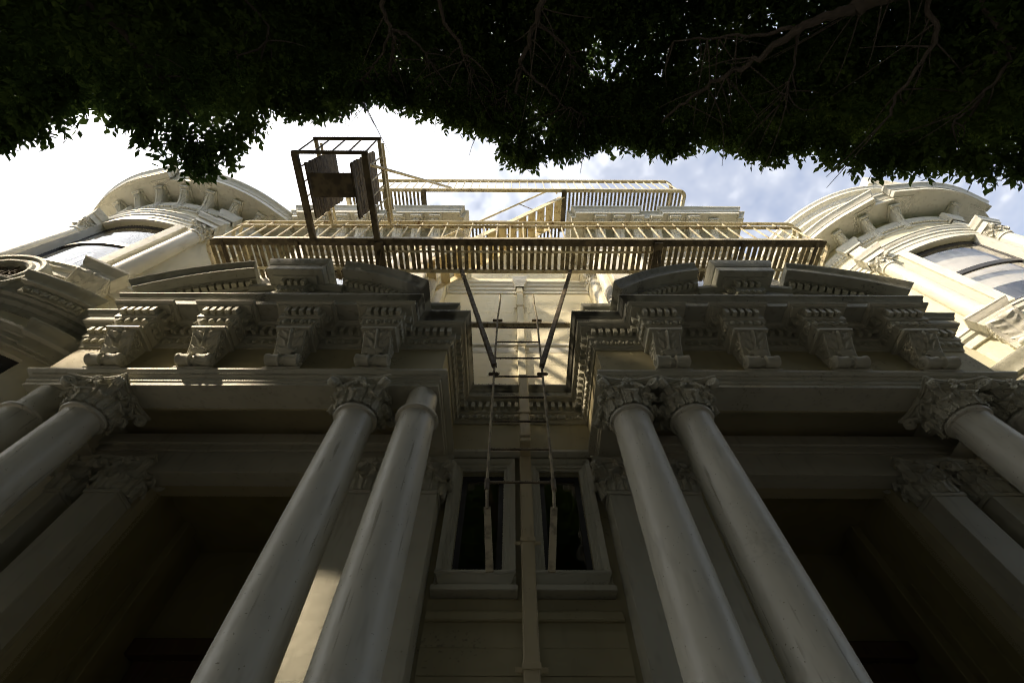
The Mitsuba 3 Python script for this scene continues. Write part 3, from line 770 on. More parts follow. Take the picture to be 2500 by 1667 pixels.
# ---- round bays
def curved(c, R0, R1, a0, a1, z0, z1, n=14):
    o = arc(c, R1, a0, a1, n); i_ = arc(c, R0, a0, a1, n)
    mb = MB()
    A, B, C_, D_ = [np.hstack([q, np.full((n, 1), z)]) for q, z in ((o, z0), (o, z1), (i_, z1), (i_, z0))]
    for p, q in ((A, B), (B, C_), (C_, D_), (D_, A)): mb.add(np.stack([p, q], 1).reshape(-1, 3), grid_faces(n, 2))
    for e in (0, -1): mb.add(np.array([A[e], B[e], C_[e], D_[e]]), [(0, 1, 2, 3)])
    return mb.tm()


def bay(c, R, win, cols, brk, breaks, ground, attic):
    k = nk(H + '__round_bay')
    a0, a1 = -88, 88
    w0, w1 = win
    def cp(prof, lo=a0, hi=a1, n=50): return sweep(arc(c, R, lo, hi, n), prof, cap=False)
    W = lambda *m: [x for x in m]
    mb = MB()
    for lo, hi, z0, z1 in ((a0, w0, 5.6, 10.8), (w1, a1, 5.6, 10.8), (w0, w1, 5.6, 6.82), (w0, w1, 9.14, 10.8)):
        mb.mesh(curved(c, R - .16, R, lo, hi, z0, z1))
    g0, g1 = ground
    for lo, hi, z0, z1 in ((a0, g0, -1.5, 5.6), (g1, a1, -1.5, 5.6), (g0, g1, -1.5, 1.5), (g0, g1, 4.78, 5.6)):
        mb.mesh(curved(c, R - .16, R, lo, hi, z0, z1))
    put(f'{k}__wall', mb.tm(), 'upper_wall', 30)
    put(f'{k}__roof', trimesh.creation.cylinder(radius=R + .3, height=.06, sections=48).apply_translation((c[0], c[1], 10.83)), 'roofing', False)
    put(f'{k}__sill_band', cp([(0, 6.42), (.04, 6.42), (.05, 6.5), (.05, 6.54), (.09, 6.58), (.1, 6.64), (.12, 6.66), (.12, 6.7), (.02, 6.72), (.02, 6.80), (0, 6.80)]), 'upper_trim')
    put(f'{k}__lintel_band', cp([(0, 9.24), (.03, 9.24), (.03, 9.32), (.045, 9.33), (.05, 9.42), (.075, 9.44), (.075, 9.5), (.1, 9.53), (.11, 9.58), (.13, 9.6), (.13, 9.63), (0, 9.65)]), 'upper_trim')
    put(f'{k}__bed_moulding', cp([(0, 10.08), (.02, 10.08), (.04, 10.12), (.04, 10.2), (.07, 10.22), (.09, 10.28), (.1, 10.3), (.1, 10.36), (0, 10.36)]), 'upper_trim')
    eb = MB()
    for a in np.arange(a0, a1, 1.75):
        q = arc(c, R + .05, a, a, 1)[0]; t = math.radians(a)
        d = box(-.024, .024, -.035, 0, 10.13, 10.2, .004); d.apply_transform(trimesh.transformations.rotation_matrix(t, [0, 0, 1])); d.apply_translation((q[0], q[1], 0)); eb.mesh(d)
    put(f'{k}__dentil_row', eb.tm(), 'upper_trim', False, kind='stuff')
    # cornice with break-outs over the columns
    pts = []; prev = None
    for a in np.arange(a0, a1 + .1, 1.0):
        o = .12 if any(lo <= a <= hi for lo, hi in breaks) else 0.0
        if prev is not None and o != prev: pts.append(arc(c, R + prev, a, a, 1)[0])
        pts.append(arc(c, R + o, a, a, 1)[0]); prev = o
    put(f'{k}__cornice', sweep(pts, [(-.1, 10.64), (.50, 10.64), (.505, 10.62), (.53, 10.62), (.535, 10.66), (.535, 10.73), (.55, 10.735), (.56, 10.77), (.59, 10.82), (.63, 10.86), (.635, 10.9), (.62, 10.91), (-.2, 10.93)]), 'upper_trim')
    for a in brk:
        q = arc(c, R, a, a, 1)[0]
        small_bracket(f'{k}__bracket', T().translate([q[0], q[1], 10.05]) @ T().rotate([0, 0, 1], a) @ T().scale([.95, 1.0, 1.0]))
    # columns
    for a in cols:
        q = arc(c, R + .06, a, a, 1)[0]; kk = nk(f'{k}__column')
        put(f'{kk}', again(mikit.ply(lathe([(.0, 6.7), (.19, 6.7), (.19, 6.76), (.165, 6.8), (.155, 6.84), (.15, 6.9), (.135, 8.92), (.155, 8.93), (.155, 8.97), (.13, 8.98), (.12, 9.02)], 28), 'upper_trim', smooth=35), T().translate([q[0], q[1], 0])), None)
        put(nk(f'{k}__capital'), again(CAPFULL['upper_trim'], T().translate([q[0], q[1], 8.96]) @ T().rotate([0, 0, 1], a) @ T().scale([.72, .72, .8])), None)
        d = MB().mesh(sweep([(-.2, 0), (-.2, -.26), (.2, -.26), (.2, 0)], [(0, 9.27), (.0, 9.4), (.03, 9.42), (.05, 9.5), (.07, 9.53), (.07, 9.57), (-.2, 9.6)])).mesh(box(-.13, .13, -.1, .05, 9.58, 10.08, .006)).mesh(
            sweep([(-.16, 0), (-.16, -.12), (.16, -.12), (.16, 0)], [(0, 10.08), (.02, 10.1), (.03, 10.2), (.06, 10.24), (.07, 10.36), (-.1, 10.37)]))
        d = d.tm(); d.apply_transform(trimesh.transformations.rotation_matrix(math.radians(a), [0, 0, 1])); q0 = arc(c, R, a, a, 1)[0]; d.apply_translation((q0[0], q0[1], 0))
        put(nk(f'{k}__entablature_block'), d, 'upper_trim', 35)
        # moulded shelf and carved console below the column
        sh = MB().mesh(sweep([(-.22, .05), (-.22, -.26), (.22, -.26), (.22, .05)], [(-.1, 6.44), (0, 6.44), (.02, 6.5), (.02, 6.54), (.05, 6.58), (.07, 6.64), (.09, 6.66), (.09, 6.7), (-.2, 6.71)])).tm()
        sh.apply_transform(trimesh.transformations.rotation_matrix(math.radians(a), [0, 0, 1])); sh.apply_translation((q0[0], q0[1], 0))
        put(nk(f'{k}__column_shelf'), sh, 'upper_trim', 35)
        kk = nk(f'{k}__console'); 
        put(kk, again(mikit.ply(CONSOLE, 'upper_trim', smooth=45), T().translate([q0[0], q0[1], 5.9]) @ T().rotate([0, 0, 1], a) @ T().scale([1.25, .95, 1.0])), None)
    # window: curved casing, sashes, panes
    wk = nk(f'{k}__window')
    def piece(lo, hi, r0, r1, z0, z1): return curved(c, R + r0, R + r1, lo, hi, z0, z1, 20)
    dg = math.degrees(.11 / R)
    put(wk, MB().mesh(piece(w0 - dg * .9, w0 + dg * .4, -.1, .05, 6.82, 9.14)).mesh(piece(w1 - dg * .4, w1 + dg * .9, -.1, .05, 6.82, 9.14)).mesh(piece(w0 - dg * .9, w1 + dg * .9, -.1, .052, 9.141, 9.235)).tm(), 'upper_trim', 30)
    put(f'{k}__sash', MB().mesh(piece(w0, w1, -.13, -.085, 8.02, 8.13)).mesh(piece(w0, w1, -.125, -.085, 9.05, 9.14)).mesh(piece(w0, w1, -.13, -.085, 6.82, 6.93))
        .mesh(piece(w0 + dg * .4, w0 + dg * 1.0, -.13, -.086, 6.82, 9.14)).mesh(piece(w1 - dg * 1.0, w1 - dg * .4, -.13, -.086, 6.82, 9.14)).tm(), 'sash_paint', 30)
    for z0, z1, r in ((6.9, 8.06, -.115), (8.08, 9.1, -.10)):
        q = arc(c, R + r, w0, w1, 30)
        V = np.vstack([np.hstack([q, np.full((30, 1), z0)]), np.hstack([q, np.full((30, 1), z1)])])
        put(nk(f'{k}__pane'), MB().add(V, [(j, j + 1, 31 + j, 30 + j) for j in range(29)]).tm(), 'pane_glass', True)
    if attic:
        q = arc(c, R - .25, w0, w1, 20)
        V = np.vstack([np.hstack([q, np.full((20, 1), 7.55)]), np.hstack([q, np.full((20, 1), 9.14)])])
        put(f'{k}__cloud_reflection', MB().add(V, [(j, j + 1, 21 + j, 20 + j) for j in range(19)]).tm(), 'reflection_tone', True)  # pale sheet behind the glass, standing in for reflected clouds
    # ground floor cornice, architrave and window of the bay
    put(f'{k}__lower_cornice', cp([(0, 5.40), (.04, 5.40), (.06, 5.48), (.11, 5.52), (.12, 5.58), (.17, 5.60), (.17, 5.67), (.20, 5.73), (.23, 5.80), (.23, 5.84), (0, 5.88)]), 'grimy_shaded_trim')
    put(f'{k}__egg_band', egg_band([tuple(p) for p in arc(c, R, a0, a1, 60)], .10, 5.47, .12, .05), 'trim_paint', 60, kind='stuff')
    put(f'{k}__lower_architrave', cp([(0, 4.86), (.05, 4.86), (.05, 4.93), (.07, 4.935), (.07, 5.01), (.09, 5.02), (.1, 5.06), (.13, 5.09), (.13, 5.13), (0, 5.15)]), 'trim_paint')
    put(f'{k}__lower_sash', MB().mesh(piece(g0, g1, -.13, -.08, 4.66, 4.78)).mesh(piece(g0, g1, -.13, -.08, 3.2, 3.3)).mesh(piece(g0, g0 + dg, -.13, -.08, 1.5, 4.78)).mesh(piece(g1 - dg, g1, -.13, -.08, 1.5, 4.78)).tm(), 'sash_paint', 30)
    q = arc(c, R - .105, g0, g1, 20)
    V = np.vstack([np.hstack([q, np.full((20, 1), 1.5)]), np.hstack([q, np.full((20, 1), 4.78)])])
    put(nk(f'{k}__pane'), MB().add(V, [(j, j + 1, 21 + j, 20 + j) for j in range(19)]).tm(), 'pane_glass', True)
    return k


# console as one mesh for the bays
CB = MB().mesh(mbody.tm()).mesh(leaf_sheet(np.stack([np.zeros(n_), -face[:, 0] - .004, face[:, 1]], 1)[::-1], (1, 0, 0), nr3, wl_, 5, .022, .016, .012, 11))
for sx in (-.07, 0, .07): CB.add(trimesh.creation.icosphere(2).vertices * .055 + [sx, -.13, .08], trimesh.creation.icosphere(2).faces)
CONSOLE = CB.tm()
CR, RR = (9.35, 5.0), 2.25
CL, RL = (-7.74, 4.95), 2.45
kl = bay(CL, RL, (-17, 19.5), (29, -26), (-30, -18, -6.5, 5, 16.5, 28, 39), ((17, 40), (-40, -12)), (6, 39), False)
kr = bay(CR, RR, (-34, 0), (-45, 10), (-44, -31, -16.5, 14), ((-58, -36), (-6, 20)), (-38, -6), True)
labels[kl] = {'label': 'round bay at the left end, partly in shade'}
labels[kr] = {'label': 'sunlit round bay at the right end'}
# hood pieces of the left bay's ground floor, standing proud on both sides of the round opening
for (a0, a1, z, o) in ((21, 37, 5.84, .20), (34.5, 47, 5.10, .08)):
    put(nk(f'{kl}__hood'), sweep([tuple(arc(CL, RL, a0, a0, 1)[0])] + [tuple(p) for p in arc(CL, RL + o, a0, a1, 10)] + [tuple(arc(CL, RL, a1, a1, 1)[0])],
        [(-.1, z - .20), (0, z - .20), (.01, z - .10), (.02, z - .06), (.08, z - .04), (.08, z + .02), (.11, z + .07), (.13, z + .13), (.13, z + .16), (-.2, z + .18)]), 'trim_paint')
put(nk(f'{kl}__egg_band'), egg_band([tuple(p) for p in arc(CL, RL + .20, 21, 37, 8)], .02, 5.71, .1, .045), 'trim_paint', 60, kind='stuff')
# round opening with iron scrollwork
a = 8.0; q0 = arc(CL, RL + .14, a, a, 1)[0]
ring = lathe([(.27, -.10), (.27, .02), (.30, .05), (.33, .055), (.36, .03), (.40, .03), (.43, .06), (.47, .065), (.49, .03), (.49, -.12)], 48)
Mx = T().translate([q0[0], q0[1], 6.03]) @ T().rotate([0, 0, 1], a) @ T().rotate([1, 0, 0], 90) @ T().scale([1.05, 1.15, 1.05])
put(f'{kl}__oculus_ring', again(mikit.ply(ring, 'grimy_shaded_trim', smooth=35), Mx), None)
put(f'{kl}__oculus_back', again(mikit.ply(trimesh.creation.cylinder(radius=.28, height=.02, sections=40), 'unlit_backing', smooth=False), Mx, T().translate([0, 0, -.09])), None)
sc_ = MB()
for sgx in (-1, 1):
    for sgz in (-1, 1):
        t = np.linspace(0, 3.2 * PI, 30); R_ = .10 * (1 - t / (4 * PI))
        sc_.mesh(tube(np.stack([sgx * (.12 + R_ * np.cos(t)), sgz * (.11 + R_ * np.sin(t)), np.zeros(30)], 1), .011, 5))
sc_.mesh(tube([(-.27, 0, 0), (.27, 0, 0)], .011, 6)).mesh(tube([(0, -.27, 0), (0, .27, 0)], .011, 6))
put(f'{kl}__oculus_scrollwork', again(mikit.ply(sc_.tm(), 'rusty_iron', smooth=40), Mx, T().translate([0, 0, -.03])), None)
# leaf sprays on the frieze under the hood
sp_ = MB()
for a in np.arange(36, 56, 2.0):
    q = arc(CL, RL + .006, a, a, 1)[0]; t = math.radians(a)
    for j, (dx, dz) in enumerate(((0, .12), (.035, .09), (-.035, .09), (.03, .05), (-.03, .05))):
        e = np.array([q[0] + dx * math.cos(t), q[1] + dx * math.sin(t), 5.17 + dz + .03])
        sp_.mesh(tube([(q[0], q[1], 5.17 + .6 * dz), e], [.008, .004], 5))
put(f'{kl}__frieze_spray', sp_.tm(), 'grimy_shaded_trim', 40, kind='stuff')
# attic drum and gable on the right bay
Ca = (9.25, 5.0); AR = 2.30
put(f'{kr}__attic_drum', sweep(arc(Ca, AR, -88, 60, 50), [(0, 10.9), (0, 11.9)]), 'upper_wall')
put(f'{kr}__attic_cornice', sweep(arc(Ca, AR, -88, 60, 50), [(0, 11.62), (.03, 11.62), (.05, 11.7), (.05, 11.78), (.16, 11.82), (.16, 11.92), (.18, 11.93), (.22, 12.02), (.32, 12.06), (.32, 12.14), (.36, 12.2), (.36, 12.24), (-2.3, 12.26)]), 'upper_trim')
for a in (-57, -48):
    q = arc(Ca, AR, a, a, 1)[0]
    put(nk(f'{kr}__attic_pier'), again(mikit.ply(box(-.22, .22, -.16, .1, 10.9, 11.62, .01), 'upper_trim', smooth=False), T().translate([q[0], q[1], 0]) @ T().rotate([0, 0, 1], a)), None)
gp = Polygon([(-.36, 0), (.36, 0), (.36, .12), (.0, .82), (-.36, .12)])
g1 = trimesh.creation.extrude_polygon(gp, .14); g2 = trimesh.creation.extrude_polygon(Polygon([(-.44, .06), (-.34, .02), (0, .70), (.34, .02), (.44, .06), (0, .94)]), .26)
for g in (g1, g2): g.apply_transform(np.array([[1, 0, 0, 0], [0, 0, -1, .1], [0, 1, 0, 0], [0, 0, 0, 1]], float))
gm = MB().mesh(g1).mesh(g2)
for sx in (-1, 1):
    t = np.linspace(0, 3 * PI, 24); R_ = .09 * (1 - t / (4 * PI))
    gm.mesh(tube(np.stack([sx * (.5 + R_ * np.cos(t)), np.full(24, 0.0), .06 + R_ * np.sin(t)], 1), .035, 7))
put(f'{kr}__attic_gable', again(mikit.ply(gm.tm(), 'upper_trim', smooth=30), T().translate([9.55, 2.45, 12.24])), None)

# ------------------------------------------------------------------ downpipe in the recess
D = 'downpipe'; lab(D, 'square cream downpipe running down between the two narrow windows', 'downpipe')
xp = .05
put(f'{D}__pipe', box(xp - .07, xp + .07, 4.20, 4.30, -1.5, 4.36, .012), 'downpipe_paint', 30)
put(nk(f'{D}__offset'), box(xp - .068, xp + .068, 3.955, 4.3, 4.362, 4.44, .01), 'downpipe_paint', 30)
put(nk(f'{D}__length'), box(xp - .07, xp + .07, 3.94, 4.04, 4.442, 5.76, .012), 'downpipe_paint', 30)
put(nk(f'{D}__length'), box(xp - .07, xp + .07, 4.23, 4.33, 5.85, 9.9, .012), 'upper_wall', 30)
put(nk(f'{D}__offset'), box(xp - .068, xp + .068, 3.942, 4.33, 5.762, 5.848, .01), 'downpipe_paint', 30)
put(f'{D}__hopper', sweep([(xp - .1, 4.36), (xp - .1, 4.2), (xp + .1, 4.2), (xp + .1, 4.36)], [(0, 9.9), (.0, 9.98), (.05, 10.1), (.07, 10.2), (.07, 10.36), (-.1, 10.37)]), 'upper_trim', 30)
for z, y in ((3.1, 4.2), (1.9, 4.2), (4.9, 3.94), (7.2, 4.23), (8.9, 4.23), (9.6, 4.23)):
    put(nk(f'{D}__strap'), MB().mesh(box(xp - .08, xp + .08, y - .012, y + .09, z, z + .05, .004)).mesh(box(xp - .14, xp + .14, y + .06, y + .075, z + .005, z + .045, .003)).tm(), 'downpipe_paint', False)

# ------------------------------------------------------------------ fire escape
FE = 'fire_escape'; lab(FE, 'rusty yellow iron fire escape with two slatted decks across the upper front', 'fire escape')


def rounded(x0, x1, yb, yf, r, n=7):
    """Plan line from the wall out along the left end, across the front, back along the right end."""
    a = np.linspace(0, PI / 2, n)
    left = [(x0 + r - r * math.cos(t), yf + r - r * math.sin(t)) for t in a]
    right = [(x1 - r + r * math.sin(t), yf + r - r * math.cos(t)) for t in a]
    return [(x0, yb)] + left + right + [(x1, yb)]


ZD, X0, X1, YF1 = 7.80, -5.52, 5.47, 2.43
rl = rounded(X0, X1, 3.2, YF1, .2)
put(nk(f'{FE}__deck_frame'), sweep(rl, rect_prof(-.02, .02, ZD - .02, ZD + .07)), 'iron_paint', 30)
put(nk(f'{FE}__beam'), box(X0 + .1, X1 - .1, YF1 - .01, YF1 + .105, ZD - .035, ZD - .021, .003), 'rusty_iron', False)
put(nk(f'{FE}__beam'), box(-2.5, 2.47, 2.97, 3.04, ZD - .05, ZD + .03, .004), 'iron_paint', False)
put(nk(f'{FE}__beam'), box(-2.5, 2.47, 2.62, 2.66, ZD - .04, ZD - .022, .003), 'iron_paint', False)
for s in (-1, 1):
    p, q = sorted((s * 2.5, s * 5.5)); put(nk(f'{FE}__beam'), box(p, q, 2.93, 2.98, ZD - .05, ZD - .022, .003), 'iron_paint', False)
for x in (-2.46, 2.43):
    put(nk(f'{FE}__bracket_arm'), box(x - .075, x + .075, YF1 + .02, 3.2, ZD - .1, ZD - .051, .006), 'rusty_iron', False)
    put(nk(f'{FE}__bracket_strut'), bar((x, 2.6, ZD - .1), (x, 3.2, 7.1), .06, .05), 'rusty_iron', False)
for x in (-5.2, -3.9, 3.9, 5.2):
    put(nk(f'{FE}__bracket_arm'), box(x - .025, x + .025, YF1 + .02, 3.2, ZD - .08, ZD - .051, .004), 'rusty_iron', False)
SLC = mikit.ply(box(-.034, .034, YF1 + .03, 3.0, -.019, .005, .003), 'brown_iron', smooth=False)
SLS = mikit.ply(box(-.034, .034, YF1 + .03, 3.19, -.019, .005, .003), 'brown_iron', smooth=False)
for x in np.arange(X0 + .1, X1 - .05, .1065):
    sh = SLC if -2.44 < x < 2.42 else SLS
    put(nk(f'{FE}__slat'), again(sh, T().translate([float(x), 0, ZD + rng.uniform(-.001, .001)]) @ T().rotate([0, 0, 1], float(rng.normal() * .12))), None)
for h in (.80, 1.07):
    put(nk(f'{FE}__rail'), sweep(rounded(X0 + .02, X1 - .02 if h > 1 else X1 - .05, 3.2, YF1, .22), rect_prof(-.03, .03, ZD + h - .012, ZD + h + .012)), 'iron_paint', 30)
B1 = mikit.ply(box(-.012, .012, -.012, .012, .05, .80, .003), 'iron_paint', smooth=False)
B2 = mikit.ply(box(-.012, .012, -.012, .012, .05, 1.07, .003), 'iron_paint', smooth=False)
for i, x in enumerate(np.arange(X0 + .25, X1 - .2, .243)):
    put(nk(f'{FE}__baluster'), again(B1 if i % 2 else B2, T().translate([float(x), YF1, ZD])), None)
for x in (X0 + .02, X1 - .02):
    for y in (2.75, 3.0): put(nk(f'{FE}__baluster'), again(B2, T().translate([x, y, ZD])), None)
# upper deck
ZU, U0, U1, YU = 11.30, -4.15, 4.05, 2.29
put(nk(f'{FE}__deck_frame'), sweep(rounded(U0, U1, 3.3, YU, .16), rect_prof(-.06, .018, ZU - .02, ZU + .06)), 'iron_paint', 30)
SLU = mikit.ply(box(-.026, .026, YU + .03, 3.3, -.018, .004, .003), 'brown_iron', smooth=False)
for x in list(np.arange(U0 + .08, -2.26, .092)) + list(np.arange(1.16, U1 - .05, .092)):
    put(nk(f'{FE}__slat'), again(SLU, T().translate([float(x), 0, ZU])), None)
SLB = mikit.ply(box(-.024, .024, 3.08, 3.48, -.018, .004, .003), 'rusty_iron', smooth=False)
for x in np.arange(-2.2, 1.1, .09): put(nk(f'{FE}__slat'), again(SLB, T().translate([float(x), 0, ZU])), None)
put(nk(f'{FE}__beam'), box(-2.25, 1.12, 3.04, 3.078, ZU - .03, ZU + .02, .004), 'iron_paint', False)
put(nk(f'{FE}__beam'), box(-2.25, 1.12, 3.482, 3.52, ZU - .03, ZU + .02, .004), 'iron_paint', False)
for x in (-2.26, 1.11): put(nk(f'{FE}__beam'), box(x - .05, x + .05, YU + .02, 3.3, ZU - .06, ZU - .021, .005), 'rusty_iron', False)
for h in (.98, 1.10):
    put(nk(f'{FE}__rail'), sweep(rounded(U0 + .02, U1 - .02, 3.2, YU, .2), rect_prof(-.028, .028, ZU + h - .011, ZU + h + .011)), 'iron_paint', 30)
B3 = mikit.ply(box(-.011, .011, -.011, .011, .04, 1.0, .003), 'iron_paint', smooth=False)
for x in np.arange(U0 + .2, U1 - .15, .2): put(nk(f'{FE}__baluster'), again(B3, T().translate([float(x), YU, ZU])), None)
# stair between the decks
def sp3(t, far): return np.array([-1.75 + 2.83 * t, (2.9 - .44 * t) + (.60 if far else 0), 7.86 + 3.44 * t])
ST = f'{FE}__stair'
for far in (0, 1):
    put(nk(ST + '__stringer'), bar(sp3(0, far), sp3(1.0, far), .02, .17), 'cream_iron', False)
for t in np.linspace(.04, .96, 13):
    a, b = sp3(t, 0), sp3(t, 1)
    put(nk(ST + '__tread'), box(a[0] - .085, a[0] + .085, a[1] + .012, b[1] - .012, a[2] - .012, a[2] + .012, .003), 'cream_iron', False)
hr = [sp3(t, 0) + np.array([-.35, 0, .62]) for t in np.linspace(0.0, 1.0, 8)]
put(nk(ST + '__handrail'), tube([hr[0] + [.05, 0, -.6]] + hr + [hr[-1] + [.22, 0, .12], hr[-1] + [.25, 0, -.2]], .021, 8), 'cream_iron', 40)
hr2 = [h + np.array([0, .62, 0]) for h in hr]
put(nk(ST + '__handrail'), tube(hr2, .018, 8), 'cream_iron', 40)
for t in (.3, .75):
    put(nk(ST + '__rail_post'), tube([sp3(t, 0), sp3(t, 0) + np.array([-.35, 0, .62])], .01, 6), 'rusty_iron', 40)
# projecting frame for the counterbalanced stair, left of the middle
CBX = f'{FE}__projecting_frame'
xa, xb, yo = -3.61, -2.49, 1.04
put(nk(CBX + '__arm'), box(xa - .05, xa + .05, yo, YF1 + .02, ZD - .05, ZD + .03, .005), 'rusty_iron', False)
put(nk(CBX + '__arm'), box(xb - .05, xb + .05, yo, YF1 + .02, ZD - .05, ZD + .03, .005), 'rusty_iron', False)
put(nk(CBX + '__crossbar'), box(xa - .045, xb + .045, yo - .05, yo - .001, ZD - .05, ZD + .03, .005), 'rusty_iron', False)
for x in (xa + .03, xb + .02):
    put(nk(CBX + '__rail'), box(x - .03, x + .03, .93, YF1 + .03, ZD + .84, ZD + .9, .005), 'iron_paint', False)
    put(nk(CBX + '__rail'), box(x - .02, x + .02, 1.0, YF1 + .03, ZD + 1.06, ZD + 1.1, .005), 'iron_paint', False)
put(nk(CBX + '__crossbar'), box(xa, xb + .05, .88, .929, ZD + .83, ZD + .92, .005), 'rusty_iron', False)
for x in np.linspace(xa + .02, xb, 5): put(nk(CBX + '__baluster'), bar((x, yo - .02, ZD), (x, .91, ZD + .85), .02, .02, (0, 1, 0)), 'rusty_iron', False)
for x in (xa + .01, xb):
    for y in np.linspace(1.25, 2.2, 5): put(nk(CBX + '__baluster'), bar((x, y, ZD), (x + .02, y - .05, ZD + .86), .02, .02, (0, 1, 0)), 'iron_paint', False)
# slatted cheeks (each slat its own piece) and the dark step between them
SLP = mikit.ply(box(-.016, .016, 1.18, 2.08, -.021, .021, .003), 'rusty_iron', smooth=False)
for x in (-3.49, -2.75):
    for i in range(31):
        put(nk(CBX + '__slat'), again(SLP, T().translate([x + rng.uniform(-.004, .004), rng.uniform(-.015, .015), ZD + .03 + i * .046])), None)
put(CBX + '__step', box(-3.46, -2.77, 1.33, 1.72, ZD + .0, ZD + .03, .004), 'rusty_iron', False)
put(nk(CBX + '__brace'), bar((xb, 1.2, ZD + .05), (-1.6, 2.25, 11.28), .05, .03), 'iron_paint', False)

# ------------------------------------------------------------------ drop ladder with its struts
L = 'drop_ladder'; lab(L, 'thin iron ladder hanging in the middle recess below the fire escape', 'ladder')
YL, xl, xr = 3.0, -.335, .235
for x, xt in ((xl, xl + .02), (xr, xr - .02)):
    put(nk(f'{L}__stile'), tube([(x, YL, 2.72), (x, YL, 5.9), (xt * 1.0, YL, 6.35), (xt, YL, 6.72)], .0135, 8), 'brown_iron', 40)
    put(nk(f'{L}__lower_bar'), MB().mesh(tube([(x, YL, 2.76), (x + (.03 if x < 0 else -.03) * .5, YL - .01, 2.5)], .014, 8)).mesh(bar((x + (.015 if x < 0 else -.015), YL - .01, 2.52), (x + (.06 if x < 0 else -.075), YL - .01, 1.96), .055, .012, (0, 1, 0))).tm(), 'brown_iron', False)
    put(nk(f'{L}__collar'), tube([(x, YL, 2.70), (x, YL, 2.82)], .023, 10), 'rusty_iron', 40)
for i in range(8):
    put(nk(f'{L}__rung'), tube([(xl, YL, 2.79 + .402 * i), (xr, YL, 2.79 + .402 * i)], .0115, 8), 'rusty_iron', 40)
for xt, xb_ in ((-1.04, xl), (.93, xr)):
    put(nk(f'{L}__strut'), MB().mesh(bar((xt, 3.0, ZD - .03), (xb_, YL, 4.62), .07, .06)).mesh(bar((xb_ + (xt - xb_) * .01, 3.0, 4.66), (xb_, YL, 4.44), .03, .02)).tm(), 'rusty_iron', False)
    put(nk(f'{L}__bolt'), MB().mesh(tube([(xb_ - .06, YL, 4.45), (xb_ + .05, YL, 4.45)], .024, 8)).mesh(tube([(xb_ - .065, YL, 4.45), (xb_ + .065, YL, 4.45)], .012, 8)).tm(), 'rusty_iron', 40)
put(f'{L}__cross_bar', MB().mesh(box(-1.0, 1.0, YL + .03, YL + .10, 5.80, 5.84, .003)).mesh(box(-1.0, 1.0, YL + .1, YL + .112, 5.80, 5.88, .003)).tm(), 'iron_paint', False)
for x in (xl, xr): put(nk(f'{L}__bolt'), tube([(x - .07, YL + .03, 5.88), (x + .07, YL + .03, 5.88)], .02, 8), 'rusty_iron', 40)

# ------------------------------------------------------------------ street trees
LEAF4 = np.array([(0, 0, 0), (.5, -.26, .02), (.5, .26, .02), (1, 0, -.06), (.5, 0, -.05)])
LF4 = np.array([(0, 1, 4), (1, 3, 4), (0, 4, 2), (4, 3, 2)])
LEAF2 = np.array([(0, 0, 0), (.45, -.27, .03), (.45, .27, .03), (1, 0, -.05)]); LF2 = np.array([(0, 1, 3), (0, 3, 2)])


def leaves(pos, direc, size, tmpl, tf):
    n = len(pos)
    d = direc / np.linalg.norm(direc, axis=1, keepdims=True)
    r = rng.normal(size=(n, 3)); u = np.cross(d, r); u /= np.linalg.norm(u, axis=1, keepdims=True); w = np.cross(d, u)
    V = pos[:, None] + size[:, None, None] * (tmpl[None, :, :1] * d[:, None] + tmpl[None, :, 1:2] * u[:, None] + tmpl[None, :, 2:] * w[:, None])
    F = tf[None] + (np.arange(n) * len(tmpl))[:, None, None]
    return V.reshape(-1, 3), F.reshape(-1, 3)


def sprigs(base, direc, length, per, size):
    """Twigs with alternate leaves pointing forward and hanging."""
    n = len(base); d = direc / np.linalg.norm(direc, axis=1, keepdims=True)
    t = (np.arange(per) + .6) / per
    r = rng.normal(size=(n, 3)); u = np.cross(d, r); u /= np.linalg.norm(u, axis=1, keepdims=True)
    sgn = np.where(np.arange(per) % 2, 1., -1.)
    pos = base[:, None] + d[:, None] * (t * length)[None, :, None]
    ld = d[:, None] * .75 + sgn[None, :, None] * u[:, None] * .75 + rng.normal(size=(n, per, 3)) * .28 + np.array([0, 0, -.35])
    sz = size * rng.uniform(.7, 1.2, (n, per))
    return leaves(pos.reshape(-1, 3), ld.reshape(-1, 3), sz.reshape(-1), LEAF4, LF4)


EDGE = [(-4.56, .59, 4.2), (-4.31, .41, 4.25), (-4.12, .20, 4.3), (-4.02, -.25, 4.35), (-3.92, -.45, 4.37), (-3.82, -.12, 4.4), (-3.75, .30, 4.43), (-3.67, .45, 4.48), (-3.58, .62, 4.53), (-3.39, .75, 4.6), (-3.29, .92, 4.84), (-3.13, .80, 5.02),
        (-2.85, .5, 5.23), (-2.76, .26, 5.26), (-2.6, .33, 5.47), (-2.44, .38, 5.65), (-2.27, .41, 5.83), (-2.04, .25, 6.0), (-1.74, .2, 6.04), (-1.5, .25, 6.08), (-1.16, .37, 6.13), (-.91, .47, 6.17), (-.64, .5, 6.21),
        (-.38, .6, 6.25), (-.16, .89, 6.28), (.1, .97, 6.29), (.34, .78, 6.28), (.6, .86, 6.26), (.84, .75, 6.25), (1.11, .68, 6.23), (1.44, .72, 6.21), (1.82, .83, 6.14), (2.03, .7, 6.04), (2.19, .56, 5.96),
        (2.38, .61, 5.88), (2.66, .78, 5.77), (2.84, .78, 5.68), (3.01, .79, 5.6), (3.16, .64, 5.5), (3.37, .72, 5.4), (3.6, .83, 5.25), (3.79, .85, 5.11), (3.96, .85, 4.96), (4.08, .78, 4.81), (4.25, .84, 4.67), (4.37, .88, 4.54), (4.45, .84, 4.42), (4.6, .81, 4.3)]
